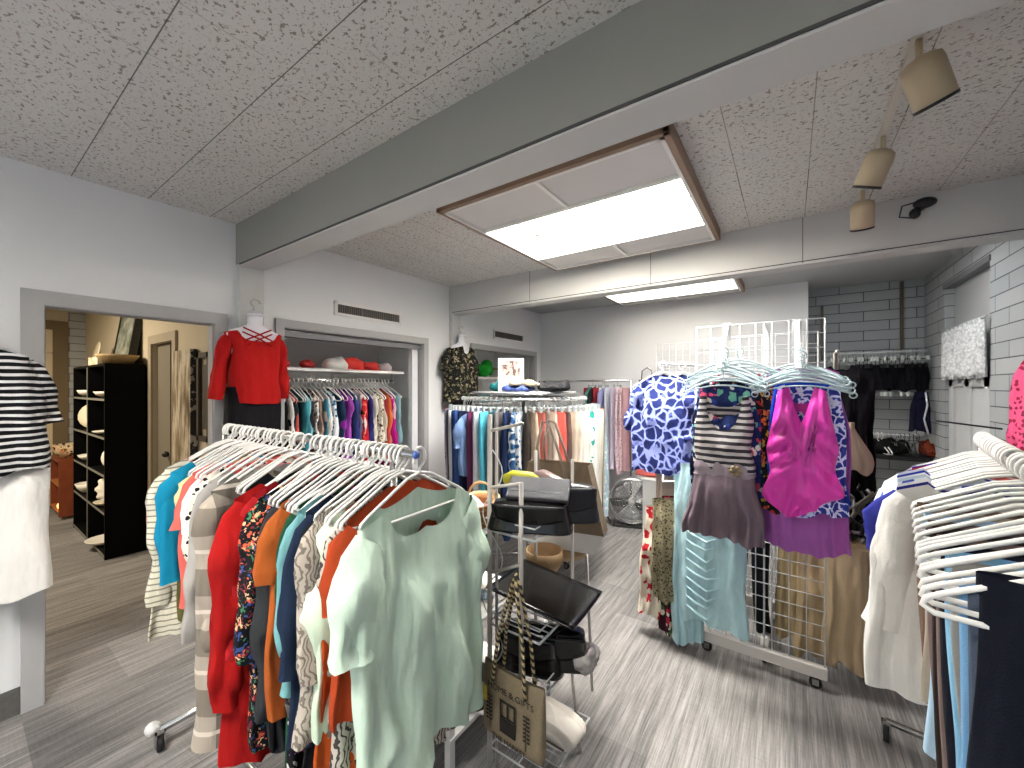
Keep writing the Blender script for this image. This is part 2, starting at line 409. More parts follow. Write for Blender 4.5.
# ------------------------------------------------------------------ next room
def room2():
    mb=MB(); mb.box(XF-.1,XF,Y0,1.3,0,C); mb.box(XF,XL-.07,Y0-.1,Y0,0,C)
    struct(mb.build('wall_next_room_far',TANW))
    mb=MB(); yb=1.17
    for a,b,z0 in ((XF,-5.04,0),(-4.43,XL-.07,0)): mb.box(a,b,yb,yb+.1,z0,C)
    mb.box(-5.04,-4.43,yb,yb+.1,2.01,C)
    struct(mb.build('wall_next_room_side',TANW))
    struct(MB().box(XF,XL-.07,Y0,1.3,C,C+.05).build('ceiling_next_room',BAY3))
    tm=simple('tan_trim','#a29680',.6)
    mb=MB(); mb.box(-5.13,-5.04,yb-.02,yb,0,2.09); mb.box(-4.43,-4.34,yb-.02,yb,0,2.09); mb.box(-5.04,-4.43,yb-.02,yb,2.01,2.09)
    struct(mb.build('trim_5',tm))
    d=struct(MB().box(-5.03,-4.66,yb+.03,yb+.07,0,2.0).build('door_2',simple('tan_door','#777060',.6)))
    k=MB(); k.ball((-4.71,yb+.01,.98),.028); k.build('door_knob',simple('dark_knob','#221f1c',.3),d)
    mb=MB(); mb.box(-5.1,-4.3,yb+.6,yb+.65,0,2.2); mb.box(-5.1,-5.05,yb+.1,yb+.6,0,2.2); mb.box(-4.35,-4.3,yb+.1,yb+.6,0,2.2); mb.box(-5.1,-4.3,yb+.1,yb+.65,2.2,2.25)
    struct(mb.build('wall_dark_passage',simple('dark_wall','#141312',.9)))  # near-black colour stands in for the unlit space beyond the door
    # far wall door and block strip
    br=simple('brown_frame','#6e5f45',.7)
    mb=MB(); mb.box(XF,XF+.03,.86,1.0,0,2.5); mb.box(XF,XF+.03,-.6,.86,2.38,2.5); struct(mb.build('trim_6',br))
    mb=MB(); mb.box(XF,XF+.02,-.6,.86,0,2.05); mb.box(XF,XF+.02,-.6,.86,2.07,2.37); d=struct(mb.build('door_3',simple('cream_door','#cbbd9d',.6)))
    struct(MB().box(XF,XF+.012,1.0,1.17,0,C).build('wall_block_strip',BLOCKM))
room2()
def cubby():
    t=thing('cube_bookcase','tall black cube bookcase of dishes seen through the doorway','bookcase',(-5.9,1.0,0))
    X0,X1,Yf,Yr,H=-.8,.72,-.14,.15,1.8; bk=simple('black_laminate','#050506',.6,0,.1,Specular_IOR_Level=.1)
    MB().box(X1-.02,X1,Yf,Yr,0,H).build('side_panel',bk,t); MB().box(X0,X0+.02,Yf,Yr,0,H).build('side_panel',bk,t)
    MB().box(X0,X1,Yf,Yr,H-.0,H+.02).build('top_panel',bk,t); MB().box(X0,X1,Yr-.01,Yr,0,H).build('back_panel',bk,t)
    edge=simple('grey_shelf_board','#77786f',.5); bin_=bk
    for z in (.03,.42,.77,1.12,1.48):
        sh_=MB().box(X0+.02,X1-.02,Yf+.003,Yr-.01,z-.010,z+.010).build('shelf',bk,t); MB().box(X0+.02,X1-.02,Yf,Yf+.003,z-.010,z+.010).build('shelf_edge',edge,sh_)
    dv_=MB().box(-.055,-.035,Yf+.003,Yr-.01,0,H).build('divider',bk,t); MB().box(-.055,-.035,Yf-.002,Yf+.003,0,H).build('divider_edge',edge,dv_)
    pl=simple('cream_china','#ddd2b5',.3); wh=simple('white_china','#e9e4d6',.3)
    def plate(x,z,r,lab,m,sq=1):
        p=MB(); M=Matrix.Rotation(PI/2-.25,4,'X')
        p.lathe([(0,0),(r*.6,0),(r,.02),(r,.026),(r*.6,.008),(0,.008)],(0,0,r),20,M)
        o=p.build('plate',m); o.rotation_euler=(0,0,.95); o.location=(-5.9+x,1.0,z); tag(o,lab,'plate')
    plate(-.5,1.13,.15,'large cream oval dish standing on the upper far shelf of the black bookcase',pl)
    plate(.45,.79,.12,'pale patterned plate standing on the middle near shelf of the black bookcase',wh)
    # scalloped dish
    p=MB(); M=Matrix.Rotation(PI/2-.3,4,'X'); vs=[]
    for i in range(48):
        a=2*PI*i/48; r=.15*(1+.12*(i%4<2)); vs.append(M@Vector((r*math.cos(a),r*math.sin(a),.02)))
    vs2=[v*.6 for v in vs]; c0=[v+Vector((0,-.008,0)) for v in vs]
    p.add(vs+vs2+[Vector((0,0,-.01))],[(i,(i+1)%48,48+(i+1)%48,48+i) for i in range(48)]+[(48+i,48+(i+1)%48,96) for i in range(48)],True)
    o=p.build('scalloped_dish',wh,sol=.006); o.rotation_euler=(0,0,.95); o.location=(-5.45,1.0,.61); tag(o,'pale dish with a jagged scalloped rim on a lower shelf of black bookcase','dish')
    def bowl(x,y,z,r,h,lab,m):
        o=MB().lathe([(0,.004),(r*.5,0),(r*.85,h*.5),(r,h),(r*.93,h),(r*.75,h*.5),(0,.012)],n=20).build('bowl',m); o.location=(-5.9+x,y,z); tag(o,lab,'bowl')
    bowl(.35,.97,1.495,.13,.06,'low white bowl on the upper near shelf of the black bookcase',wh)
    bowl(-.55,.95,1.495,.1,.07,'small white bowl on the upper far shelf of the black bookcase',wh)
    bowl(-.5,.95,.79,.1,.06,'small white bowl on the middle far shelf of the black bookcase',wh)
    bowl(.3,.95,1.135,.11,.03,'shallow white dish on the near shelf below the low white bowl',wh)
    bowl(-.5,.95,.435,.12,.1,'footed white bowl on the lower far shelf of the black bookcase',wh)
    bowl(.35,.95,.435,.11,.04,'shallow cream saucer on the lower near shelf of the black bookcase',pl)
    bowl(.3,.95,.045,.16,.05,'wide white dish on the bottom shelf of the black bookcase',wh)
    # on top
    r=thing('framed_mirror','black framed mirror leaning on top of the black bookcase','mirror',(-5.75,1.06,1.82),0)
    M=Matrix.Rotation(-.14,4,'X')
    f=MB(); 
    for b in ((-.36,-.33,0,.02,0,.66),(.33,.36,-.01,.05,0,.66),(-.36,.36,0,.02,0,.03),(-.36,.36,0,.02,.63,.66)): f.box(*b,M=M)
    f.build('frame',BLACK,r)
    t2=NT('landscape_print'); co=t2.coord(); 
    t2.col(t2.ramp(t2.noise(co,7,4),[(.3,hexc('#4e5a48')),(.5,hexc('#8b9086')),(.7,hexc('#b9bbb4'))])); t2.set(Roughness=.25)
    MB().box(-.33,.33,.008,.014,.03,.63,M=M).build('picture',t2.m,r)
    b=thing('woven_basket','shallow tan woven basket on top of the black bookcase','basket',(-5.35,.98,1.82))
    wk=simple('wicker','#b59b70',.8,0,.3,60,.5)
    MB().lathe([(0,.0),(.1,0),(.15,.07),(.16,.09),(.14,.08),(.09,.01),(0,.01)],n=20).build('bowl',wk,b)
    b=thing('serving_tray','pale floral serving tray with low sides on top of the black bookcase','tray',(-5.75,.94,1.82))
    q=MB(); q.box(-.2,.2,-.06,.06,0,.01); q.box(-.2,.2,-.07,-.06,0,.08); q.box(-.2,.2,.06,.07,0,.08); q.box(-.21,-.2,-.07,.07,0,.09); q.box(.2,.21,-.07,.07,0,.09)
    q.build('tray_body',fab('fl:#d8ceb4,#8b8a68,#b9a98a:22'),b)
    pl2=MB().lathe([(0,0),(.1,0),(.15,.02),(.15,.026),(0,.01)],(0,0,.15),24,Matrix.Rotation(PI/2-.2,4,'X')@Matrix.Rotation(.5,4,'Z')).build('plate',pl); pl2.location=(-6.5,1.03,1.82); tag(pl2,'decorated cream plate with black rim standing atop the black bookcase','plate')
cubby()
# small wooden bookcase + bowl + lamp in next room
t=thing('wooden_shelf','small reddish brown wooden shelf beyond the black bookcase','shelf',(-7.47,.95,0))
rw=simple('red_brown_wood','#7a3a1c',.5,0,.35,12,.2)
MB().box(.3,.32,-.15,.15,.04,.7).build('side_panel',rw,t); MB().box(-.32,-.3,-.15,.15,.04,.7).build('side_panel',rw,t)
ow=simple('orange_wood','#b4703a',.5,0,.2)
for z in (.08,.4): MB().box(-.3,.3,-.15,.15,z,z+.02).build('shelf_board',ow,t)
MB().box(-.32,.32,-.16,.15,.7,.72).build('top_board',rw,t); MB().box(-.3,.3,.13,.15,.08,.7).build('back_board',ow,t)
o=MB().lathe([(0,0),(.09,0),(.15,.08),(.17,.17),(.16,.17),(.13,.08),(0,.02)],n=24).build('painted_bowl',fab('fl:#cdb694,#7a4a2c,#3b3228,#c98a5a:22')); o.location=(-7.35,.93,.72); tag(o,'round painted bowl with brown pattern on the small wooden shelf','bowl')
o=MB().ball((0,0,.05),(.05,.05,.05)).build('round_candle',emis('warm_glow','#ffb86b',2.0)); o.location=(-7.3,.85,.1); tag(o,'glowing round lamp low on the small wooden shelf','lamp')
# pictures on side wall of next room
t2=NT('birch_painting'); co=t2.coord(); t2.col(t2.ramp(t2.noise(co,5,4,.6,(3,1,.6)),[(.35,hexc('#3d2f22')),(.47,hexc('#8b7a60')),(.6,hexc('#cfc6b0')),(.75,hexc('#6b5a45'))])); 
p=thing('canvas_painting','tall brown and cream abstract canvas in the next room beside a door','painting',(-4.08,1.15,.98))
MB().box(-.22,.22,-.03,.012,0,.92).build('canvas',t2.m,p); t3=NT('canvas_edge'); co=t3.coord(); t3.col(t3.ramp(t3.noise(co,16,3),[(.5,hexc('#0d0c0b')),(.55,hexc('#8c8478'))],True)); MB().box(.22,.235,-.035,.012,0,.92).build('canvas_edge',t3.m,p)
p=thing('framed_picture','dark framed picture with cream mat hanging right of the tall canvas','picture',(-3.62,1.15,1.19))
f=MB(); f.box(-.12,.12,-.03,.015,0,.04); f.box(-.12,.12,-.03,.015,.63,.67); f.box(-.12,-.08,-.03,.015,0,.67); f.box(.08,.12,-.03,.015,0,.67); f.build('frame',simple('dark_frame','#2a241c',.4),p)
MB().box(-.08,.08,-.004,.012,.04,.63).build('mat_board',simple('mat_cream','#9d927a',.7),p); MB().box(-.05,.05,-.008,-.003,.09,.58).build('print',simple('print_dark','#3c3a30',.5,0,.5),p)

# ------------------------------------------------------------------ garments
def sg(x): return 1 if x>=0 else -1
def sm(x): x=max(0,min(1,x)); return x*x*(3-2*x)
def body_mb(seed,L,w0=.2,w1=.24,th=.03,zs=-.055,slope=.42,nw=.08,nd=.07,nb=.015,folds=4,amp=.016,hem=.014,R=26,N=52,puff=.12,ease=.35,skew=0,strap=0,yo=0,drape=0):
    r=random.Random(seed); p1,p2,p3,p4=[r.uniform(0,6.28) for _ in range(4)]; dr=r.uniform(-.012,.012)
    mb=MB()
    def fn(a,v):
        q=2*PI*a; c,s=math.cos(q),math.sin(q); u=sg(c)*abs(c)**.8
        hw=w0+(w1-w0)*sm(v/ease) if v<ease else w1+ (w1-w0)*.12*(v-ease)
        x0=u*w0
        zt=zs-slope*abs(x0)
        if abs(x0)<nw:
            e=1-(x0/nw)**2
            zt-= (nd if s>0 else nb)*(e**.5 if not strap else e**.5)
        if strap and abs(x0)>nw+.028: zt-= strap*min(1,(abs(x0)-nw-.028)/.03)
        zb=zs-L+hem*math.sin(3.1*u+p3)+hem*.6*math.sin(7*u+p4)+skew*u
        z=zt+(zb-zt)*v
        t=th*(puff+(1-puff)*sm(v*2.2))
        f=amp*(v**.8)*(math.sin(folds*PI*u+p1+v*.8)+.5*math.sin(folds*2.1*PI*u+p2-v*1.5))
        f2=f if s>0 else f*.7+amp*v*.5*math.sin(folds*1.3*PI*u+p3)
        y=t*sg(s)*abs(s)**.55+f2+yo*v
        if drape: y+=drape*max(0,math.sin((x0-.55*z)*24+p2))**2*sm(v*2.2)*(1 if s>0 else 0)*abs(s)**.5
        n1=mno.noise(Vector((x0*13+seed,z*5.5,sg(s)*3+seed*.7))); n2=mno.noise(Vector((x0*26,z*9+seed,sg(s)*5)))
        y+=(.9*amp*(1-abs(n1)*2.2)+.4*amp*n2)*sm(v*5)*abs(s)**.4
        x=u*hw+dr*v+.008*v*math.sin(9*v+p1)+.012*v*mno.noise(Vector((seed,z*6,sg(c))))
        return Vector((x,y,z))
    mb.grid(fn,N,R,True); return mb
def sleeve_mb(seed,side,w0,zs,slope,L,w=.07,th=.022,a0=.62,a1=.03,N=18,taper=.8,fwd=0,bulge=1.0):
    r=random.Random(seed*3+side); p1=r.uniform(0,6.28); a1=a1+r.uniform(-.05,.06); bend=r.uniform(-.06,.08)
    R=max(5,int(L/.035)); x=w0-.045; z=zs-slope*w0-w*.75+.012; y=0; pts=[]
    a=a0
    for i in range(R+1):
        t=i/R; ang=a1+(a0-a1)*max(0,1-t*L/.11)**1.2+bend*t
        pts.append((x,y,z,ang)); d=L/R; x+=math.sin(ang)*d; z-=math.cos(ang)*d; y+=fwd*d
    mb=MB()
    def fn(u,v):
        i=min(R,int(round(v*R))); X,Yy,Z,ang=pts[i]; q=2*PI*u
        ww=w*(1-(1-taper)*v)*(1+.05*math.sin(13*v+p1)); tt=th*(1+.25*math.sin(9*v+p1+2))
        if i==0: ww*=.8; tt*=.6
        dx,dz=math.cos(ang),math.sin(ang)
        cc=math.cos(q)*ww+.004*math.sin(5*q+6*v); 
        nn=mno.noise(Vector((cc*20,Z*14+seed,side+sg(math.sin(q))))); bb=mno.noise(Vector((Z*6.5,seed*1.3,side)))*min(1,v*4)*bulge
        return Vector((side*(X+cc*dx*(1+.25*bb)+.007*nn+.028*bb),Yy+math.sin(q)*tt*(1+.5*nn)+.014*nn*v+.02*bb,Z+cc*dz))
    mb.grid(fn,N,R,True); return mb
def pants_mb(seed,L,w=.2,th=.022,zs=-.10,flare=1.0,N=22,R=18,gap=.0):
    r=random.Random(seed); p=[r.uniform(0,6.28) for _ in range(4)]; mb=MB()
    for side in (-1,1):
        def fn(a,v):
            q=2*PI*a; c,s=math.cos(q),math.sin(q)
            cx=side*(w*.5+ .012*v); hw=w*.52*(1-.22*sm(v*1.3))*(1+(flare-1)*v)
            if v<.3: hw=w*.52*(1-.22*sm(v*1.3))
            u=sg(c)*abs(c)**.85
            t=th*(.5+.5*sm(v*5))
            y=t*sg(s)*abs(s)**.5+.006*math.sin(5*u+p[0]+side+3*v)*sm(v*3)+.008*side*v+ .01*math.sin(3*v+p[3])*v
            crease=.008*(1-abs(u))*sm(v*4)*sg(s)
            z=zs-L*v+.01*math.sin(3*u+p[1])*v
            return Vector((cx+u*hw+.008*math.sin(6*v+p[2])*v,y+crease,z))
        mb.grid(fn,N,R,True)
    return mb
def hanger_mb(r=.0050,hw=.205,drop=.1,bar=True,hook=.023):
    mb=MB(); pts=[]
    for i in range(11):
        a=math.radians(-40+i*24); pts.append((hook*math.cos(a),0,hook*1.25*math.sin(a)-.010))
    pts+=[(-.012,0,-.034),(0,0,-.044),(0,0,-.058)]
    mb.tube(pts,r*.9,6)
    z0=-.056; z1=z0-drop
    loop=[(0,0,z0),(.05,0,z0-.012),(hw*.9,0,z1+.014),(hw,0,z1),(hw+.004,0,z1-.012),(hw*.95,0,z1-.022),(hw*.8,0,z1-.022),(-hw*.8,0,z1-.022),(-hw*.95,0,z1-.022),(-hw-.004,0,z1-.012),(-hw,0,z1),(-hw*.9,0,z1+.014),(-.05,0,z0-.012)]
    if not bar: mb.tube(list(reversed(loop[9:]))[::-1]+loop[:5],r,6)
    else: mb.tube(loop,r,6,closed=True)
    return mb
HK=thing('clothes_hanger','white plastic tube hanger hooked on the front rack rail','hanger',(0,0,0)); hk_me=hanger_mb().build('hanger_tmp',WHITEP)
bpy.data.objects.remove(HK)
hme=hk_me.data; bpy.data.objects.remove(hk_me)
def clear_mb():
    mb=MB(); pts=[(.018*math.cos(math.radians(a)),0,.022*math.sin(math.radians(a))) for a in range(-40,211,25)]+[(0,0,-.04),(0,0,-.06)]
    mb.tube(pts,.003,6)
    mb.tube([(-.19+.38*i/16,0,-.062-.075*abs(2*i/16-1)**1.6) for i in range(17)],.0055,6,rz=.6)
    mb.tube([(-.19+.38*i/16,0,-.10-.038*abs(2*i/16-1)**2) for i in range(17)],.004,6)
    for s in (-1,1): mb.tube([(s*.19+.013*math.cos(a*.7),0,-.143+.013*math.sin(a*.7)) for a in range(9)],.0035,5,closed=True)
    return mb
hme2=clear_mb().build('t',simple('frosted_plastic','#c3d6da',.25,Alpha=.7)); d=hme2.data; bpy.data.objects.remove(hme2); hclear=d
hb=hanger_mb(.003,.19,.09).build('t',simple('black_hanger','#1b1b1c',.4)); d=hb.data; bpy.data.objects.remove(hb); hblack=d
hc=hanger_mb(.003,.19,.02,False).build('t',CHROME); d=hc.data; bpy.data.objects.remove(hc); hchrome=d
def clip_mb():
    mb=MB(); pts=[(.018*math.cos(math.radians(a)),0,.018*math.sin(math.radians(a))) for a in range(-50,211,26)]+[(0,0,-.03),(0,0,-.06)]
    mb.tube(pts,.0025,6); mb.tube([(-.13,0,-.062),(.13,0,-.062)],.0045,6)
    for s in (-1,1): mb.box(s*.115-.013,s*.115+.013,-.008,.008,-.09,-.05)
    return mb
k=clip_mb().build('t',simple('clear_grey_plastic','#a4aaaa',.2)); hclip=k.data; bpy.data.objects.remove(k)
def hang(me,loc,rot,label,group):
    o=bpy.data.objects.new('clothes_hanger',me); COL.objects.link(o); o.location=loc; o.rotation_euler=rot
    return tag(o,label,'hanger',group)
GN=0
def garment(kind,spec,L,loc,rz,label,name=None,group=None,rx=0,**k):
    """kind: ss/ls/tank/cap/coat/dress/pants/skirt"""
    global GN; GN+=1; seed=GN*17+3; m=fab(spec)
    nm={'ss':'short_sleeved_top','ls':'long_sleeved_top','tank':'sleeveless_top','coat':'long_jacket','dress':'dress','pants':'trousers','skirt':'skirt','shirt':'buttoned_shirt'}[kind]
    t=thing(name or nm,label,{'pants':'trousers','skirt':'skirt','dress':'dress','coat':'jacket'}.get(kind,'top'),loc,rz,group); t.rotation_euler=(rx,0,rz)
    sl=k.pop('sl',None); bulge=k.pop('bulge',.75)
    if kind=='pants':
        pants_mb(seed,L,**k).build('trouser_legs',m,t)
        w=k.get('w',.2); zs=k.get('zs',-.10)
        wb=MB(); wb.grid(lambda a,v:Vector((sg(math.cos(2*PI*a))*abs(math.cos(2*PI*a))**.7*w,.014*math.sin(2*PI*a),zs+.012-.045*v)),24,2,True); wb.build('waistband',m,t)
        return t
    if kind=='skirt':
        k.setdefault('w0',.17); k.setdefault('w1',.23)
        body_mb(seed,L,slope=0,nw=0.0,zs=k.pop('zs',-.10),puff=.5,ease=.7,**k).build('skirt_body',m,t)
        wb=MB(); w=k['w0']; wb.grid(lambda a,v:Vector((sg(math.cos(2*PI*a))*abs(math.cos(2*PI*a))**.7*(w+.004),.022*math.sin(2*PI*a),-.095-.035*v)),24,2,True); wb.build('waistband',m,t)
        return t
    zs=k.get('zs',-.055); slope=k.get('slope',.42); w0=k.get('w0',.2)
    if kind in('tank','dress') and not sl:
        k.setdefault('w0',.15); k.setdefault('nw',.09); k.setdefault('nd',.12); k.setdefault('nb',.04)
        body_mb(seed,L,**k).build('body',m,t)
    else:
        k.setdefault('w1',.235); body_mb(seed,L,**k).build('body',m,t)
        Ls=sl or {'ss':.2,'ls':.52,'coat':.55,'shirt':.52}.get(kind,.2)
        for s in (-1,1):
            sleeve_mb(seed,s,w0,zs,slope,Ls*RND.uniform(.93,1.07),w=.075 if Ls<.3 else .06,th=k.get('th',.03)*.9,taper=.9 if Ls<.3 else .7,bulge=bulge).build('sleeve',m,t)
    if kind=='shirt' and k.get('nw',.08)<.1:
        cb=MB(); nw=k.get('nw',.08)
        def fn(u,v):
            a=-PI*.5+ (u-.5)*2*PI*.92; 
            return Vector((nw*.8*math.cos(a)*(1+.25*v),.02*math.sin(a)*-1*(1+.8*v)-.0, zs-.02 -.03*max(0,-math.sin(a)*-1)+.03*(1-abs(2*v-1))-.02*v))
        cb.grid(fn,20,4); cb.build('collar',m,t)
    return t

# ---- front rack ----
FR=thing('rolling_garment_rack','chrome rolling garment rack packed with tops on white hangers, in front','rack',(-1.575,.80,0))
a=MB(); a.tube([(-.72,0,1.40),(.665,0,1.40)],.0125,10); a.build('rail',CHROME,FR)
for s in (-.70,.57):
    MB().tube([(s,0,.1),(s,0,1.39)],.0125,10).build('upright',CHROME,FR)
    MB().tube([(s,-.25,.09),(s,.25,.09)],.014,10).build('foot',CHROME,FR)
a=MB(); a.tube([(-.70,-.1,.1),(.57,-.1,.1)],.0125,10); a.build('base_bar',CHROME,FR)
MB().tube([(-.7,-.10,.1),(-.7,.10,.1)],.012,8).build('base_bracket',CHROME,FR)
def caster(parent,x,y,z0=.0,r=.032,cap=WHITEP,body=RUBBER,z1=.09):
    c=MB(); M=Matrix.Rotation(PI/2,4,'X'); c.lathe([(0,-.01),(r,-.01),(r,.01),(0,.01)],(x,y,z0+r),18,M); w=c.build('caster_wheel',body,parent)
    f=MB(); f.box(x-.014,x+.014,y-.017,y-.012,z0+r-.01,z1); f.box(x-.014,x+.014,y+.012,y+.017,z0+r-.01,z1); f.box(x-.014,x+.014,y-.017,y+.017,z1-.012,z1); f.build('caster_fork',CHROME,w)
for s in (-.70,.57):
    for q in (-.25,.25): caster(FR,s,q)
o=MB().ball((-.72,-.27,.1),(.028,.028,.026)); o.build('end_cap',WHITEP,FR)
MB().ball((.672,0,1.40),(.010,.013,.013)).build('end_cap',simple('blue_cap','#4d6bb0',.3),FR)

front=[ # kind,spec,L,desc,kwargs
('ls','p:#3a1519',.62,'dark maroon knit top',{}),
('ss','p:#d98b84',.55,'dusty pink tee',{}),
('ls','sh:#d9d4c0,#d9d4c0,#d9d4c0,#8f8a78:42',.80,'cream sweater with thin stripes',{}),
('ss','p:#5d5a2e',.74,'olive green top',{}),
('ls','p:#1184a6',.54,'bright turquoise sweater',dict(sl=.36)),
('ss','p:#e9d7a0',.66,'pale yellow tee',{}),
('ss','p:#d9685e',.62,'coral pink tee',{}),
('ss','p:#f0efec',.60,'plain white tee',{}),
('ls','p:#e0685c',.70,'salmon knit top',dict(sl=.42)),
('ls','sp:#e2ddd0,#17181a:46',.62,'black and cream spotted blouse',dict(sl=.40)),
('ss','fl:#df5f50,#e88a9a,#2f6b4a,#f2e6d8:17',.66,'coral blouse with large flowers',{}),
('shirt','p:#a8a49e',.72,'grey linen shirt',{}),
('coat','p:#8e8b86',.80,'taupe jacket',dict(sl=.52)),
('coat','pl:#a89e90,#7f776b,#1c1e20,#cfc7ba:5.0',.92,'beige and black plaid jacket',dict(th=.045,sl=.6)),
('ls','p:#17191c',.86,'black cardigan',{}),
('coat','p:#9c1110',.93,'bright red long cardigan',dict(th=.045,w0=.215,w1=.25,sl=.66)),
('ls','p:#a01a20',.80,'dark red top',{}),
('ls','fl:#15181a,#d9654a,#3c7a55,#e0b58a,#7a2a3a,#3b4f8a:46',.86,'black blouse with tropical print',dict(th=.04,w0=.21,sl=.5)),
('ls','sv:#c48a80,#3d3a3c,#b7756c:60',.70,'pink and charcoal striped shirt',{}),
('ls','p:#303234',.86,'charcoal sweater',dict(th=.042,sl=.60)),
('tank','p:#0f1012',.85,'black sleeveless dress top',{}),
('ss','p:#a65522',.72,'rust orange blouse',{}),
('ls','p:#1d4a33',.90,'dark green dress shirt',{}),
('tank','fl:#16161a,#b0325a,#7d5aa0,#d9cfc8:26',.95,'black floral sleeveless top',{}),
('ls','sw:#77766e,#3b3a38:16',.62,'mottled grey knit top',{}),
('ls','p:#6fa3a6',.58,'pale teal blouse',dict(sl=.38)),
('ls','p:#1d2a40',.74,'navy denim shirt',dict(sl=.44)),
('ss','p:#1a1a1c',.86,'black tunic',{}),
('ls','sw:#b3aa9d,#776f66:26',.66,'beige blouse with grey swirls',dict(sl=.40)),
('ls','p:#cfe0c8',.66,'pale green shirt',dict(sl=.42,th=.04)),
('tank','p:#b8501f',.80,'long orange sleeveless dress',dict(w0=.17)),
('ss','sw:#bdb6aa,#45423f:22',.90,'white blouse with black branch print',dict(w0=.2)),
('ss','p:#a63f1e',.60,'burnt orange top',dict(nd=.02,nw=.06)),
]
nF=len(front)
xs=[-2.24,-2.22,-2.19,-2.13,-2.10,-2.05,-2.01,-1.97,-1.93,-1.87,-1.82,-1.76,-1.71,-1.60,-1.57,-1.445,-1.42,-1.375,-1.345,-1.31,-1.28,-1.25,-1.22,-1.195,-1.165,-1.135,-1.105,-1.075,-1.045,-1.015,-.995,-.975,-.955]
dys={2:-.045,4:-.055,6:-.01,9:-.02,11:-.03,13:-.085,15:-.05,16:-.02,17:-.015,19:0,21:-.02,24:0,25:-.02,26:-.01,28:-.025,29:-.01,0:.0,1:-.03}
short=[f[3] for f in front]
for i,(k_,sp_,L,desc,kw) in enumerate(front):
    if i==0: lab=f'{desc} at the doorway end of the front rack'
    elif i==nF-1: lab=f'{desc} right behind the mint green top on the front rack'
    else: lab=f'{desc} just in front of the {short[i-1]}'
    rz=PI/2*-1+RND.uniform(-.07,.07)
    kw=dict(kw); kw.setdefault('th',.026); kw.setdefault('nw',.125); kw.setdefault('nd',.07); kw.setdefault('nb',.055); kw.setdefault('zs',-.06); kw.setdefault('slope',.46)
    garment(k_,sp_,L,(xs[i],.80+dys.get(i,.015)+RND.uniform(-.008,.008),1.40),rz,lab,**kw)
    hang(hme,(xs[i],.80,1.401),(0,0,rz+PI*(i%2)*0+RND.uniform(-.05,.05)),'white plastic tube hanger among many on the crowded front rack','white hangers on the front rack')
for x in (-2.15,-2.03,-1.90,-1.80,-1.68,-1.58,-1.52,-1.40,-1.33,-1.225,-1.13,-1.03):
    hang(hme,(x+.012,.80,1.401),(0,RND.uniform(-.06,.06),-PI/2+RND.uniform(-.3,.3)),'white plastic tube hanger among many on the crowded front rack','white hangers on the front rack')
# mint top, front of the rack, facing +x
mint=garment('ss','p:#cfe6d3',.80,(-.90,.82,1.40),-PI/2+.04,'large mint green short sleeved top at the near end of the front rack',th=.05,w0=.22,w1=.245,nw=.135,nd=.14,nb=.03,slope=.42,folds=3.0,amp=.014,drape=.022,bulge=.35,sl=.26,hem=.03,R=44,N=84,zs=-.07,puff=.35)
hang(hme,(-.91,.82,1.401),(0,0,-PI/2+.04),'white plastic tube hanger inside the large mint green top','white hangers on the front rack')['label']='white plastic tube hanger inside the large mint green top'

# ---- right rack ----
A=Vector((.635,2.40,1.40)); B=Vector((.33,.55,1.40)); dv=(B-A).normalized(); rl=(B-A).length
RR=thing('rolling_garment_rack','chrome rolling garment rack of shirts and trousers at the right edge','rack',(A.x,A.y,0),math.atan2(dv.y,dv.x))
MB().tube([(-.03,0,1.40),(rl,0,1.40)],.0125,10).build('rail',CHROME,RR)
for s in (0,rl):
    MB().tube([(s,0,.1),(s,0,1.40)],.0125,10).build('upright',CHROME,RR)
    MB().tube([(s,-.28,.09),(s,.28,.09)],.014,10).build('foot',CHROME,RR)
    for q in (-.28,.28): caster(RR,s,q,r=.04)
MB().tube([(0,0,.1),(rl,0,.1)],.0125,10).build('base_bar',CHROME,RR)
right=[
('ls','p:#c3c8d8',.70,'pale lilac shirt',{}),
('ss','p:#5a3a9c',.60,'purple top',{}),
('ls','p:#c92a40',.66,'crimson red shirt',{}),
('ls','p:#f0f0ee',.68,'white cotton shirt',{}),
('ss','p:#e06a66',.60,'coral top',{}),
('ls','p:#e9eaec',.70,'bright white blouse',dict(th=.04)),
('ls','p:#2f43a8',.66,'royal blue shirt',{}),
('shirt','p:#f4f4f2',.72,'crisp white button shirt',dict(th=.045)),
('ss','p:#c8d6de',.62,'ice blue top',{}),
('shirt','sv:#eceef2,#eceef2,#4a5ab8:14',.72,'white shirt with blue panels',dict(th=.045)),
('shirt','p:#efefec',.76,'loose white linen shirt',dict(th=.045)),
('ss','p:#2a2f80',.6,'indigo tee',{}),
('shirt','p:#d9d7d2',.74,'off white shirt',dict(th=.035,sl=.42)),
('pants','p:#6f5a4c',.86,'brown cuffed trousers',dict(th=.03)),
('pants','p:#a39687',.84,'light taupe trousers',{}),
('pants','p:#a9c6dc',.98,'pale blue trousers',{}),
('pants','p:#6a5a58',1.02,'mauve brown trousers',dict(th=.03)),
('pants','p:#2d2522',1.0,'dark brown trousers',{}),
('pants','p:#7b6a66',1.04,'dusty brown trousers',{}),
('pants','p:#121420',1.1,'black trousers',dict(th=.03)),
('pants','p:#7fb0d0',1.02,'sky blue trousers',dict(th=.03)),
('pants','p:#8d8a86',.9,'grey trousers',{}),
('pants','p:#6f9cc4',1.02,'mid blue trousers',dict(th=.03)),
('pants','p:#4c5668',1.05,'slate blue trousers',{}),
('skirt','p:#10131f',1.05,'very dark navy long skirt',dict(w0=.145,w1=.165,th=.04)),
]
nR=len(right)
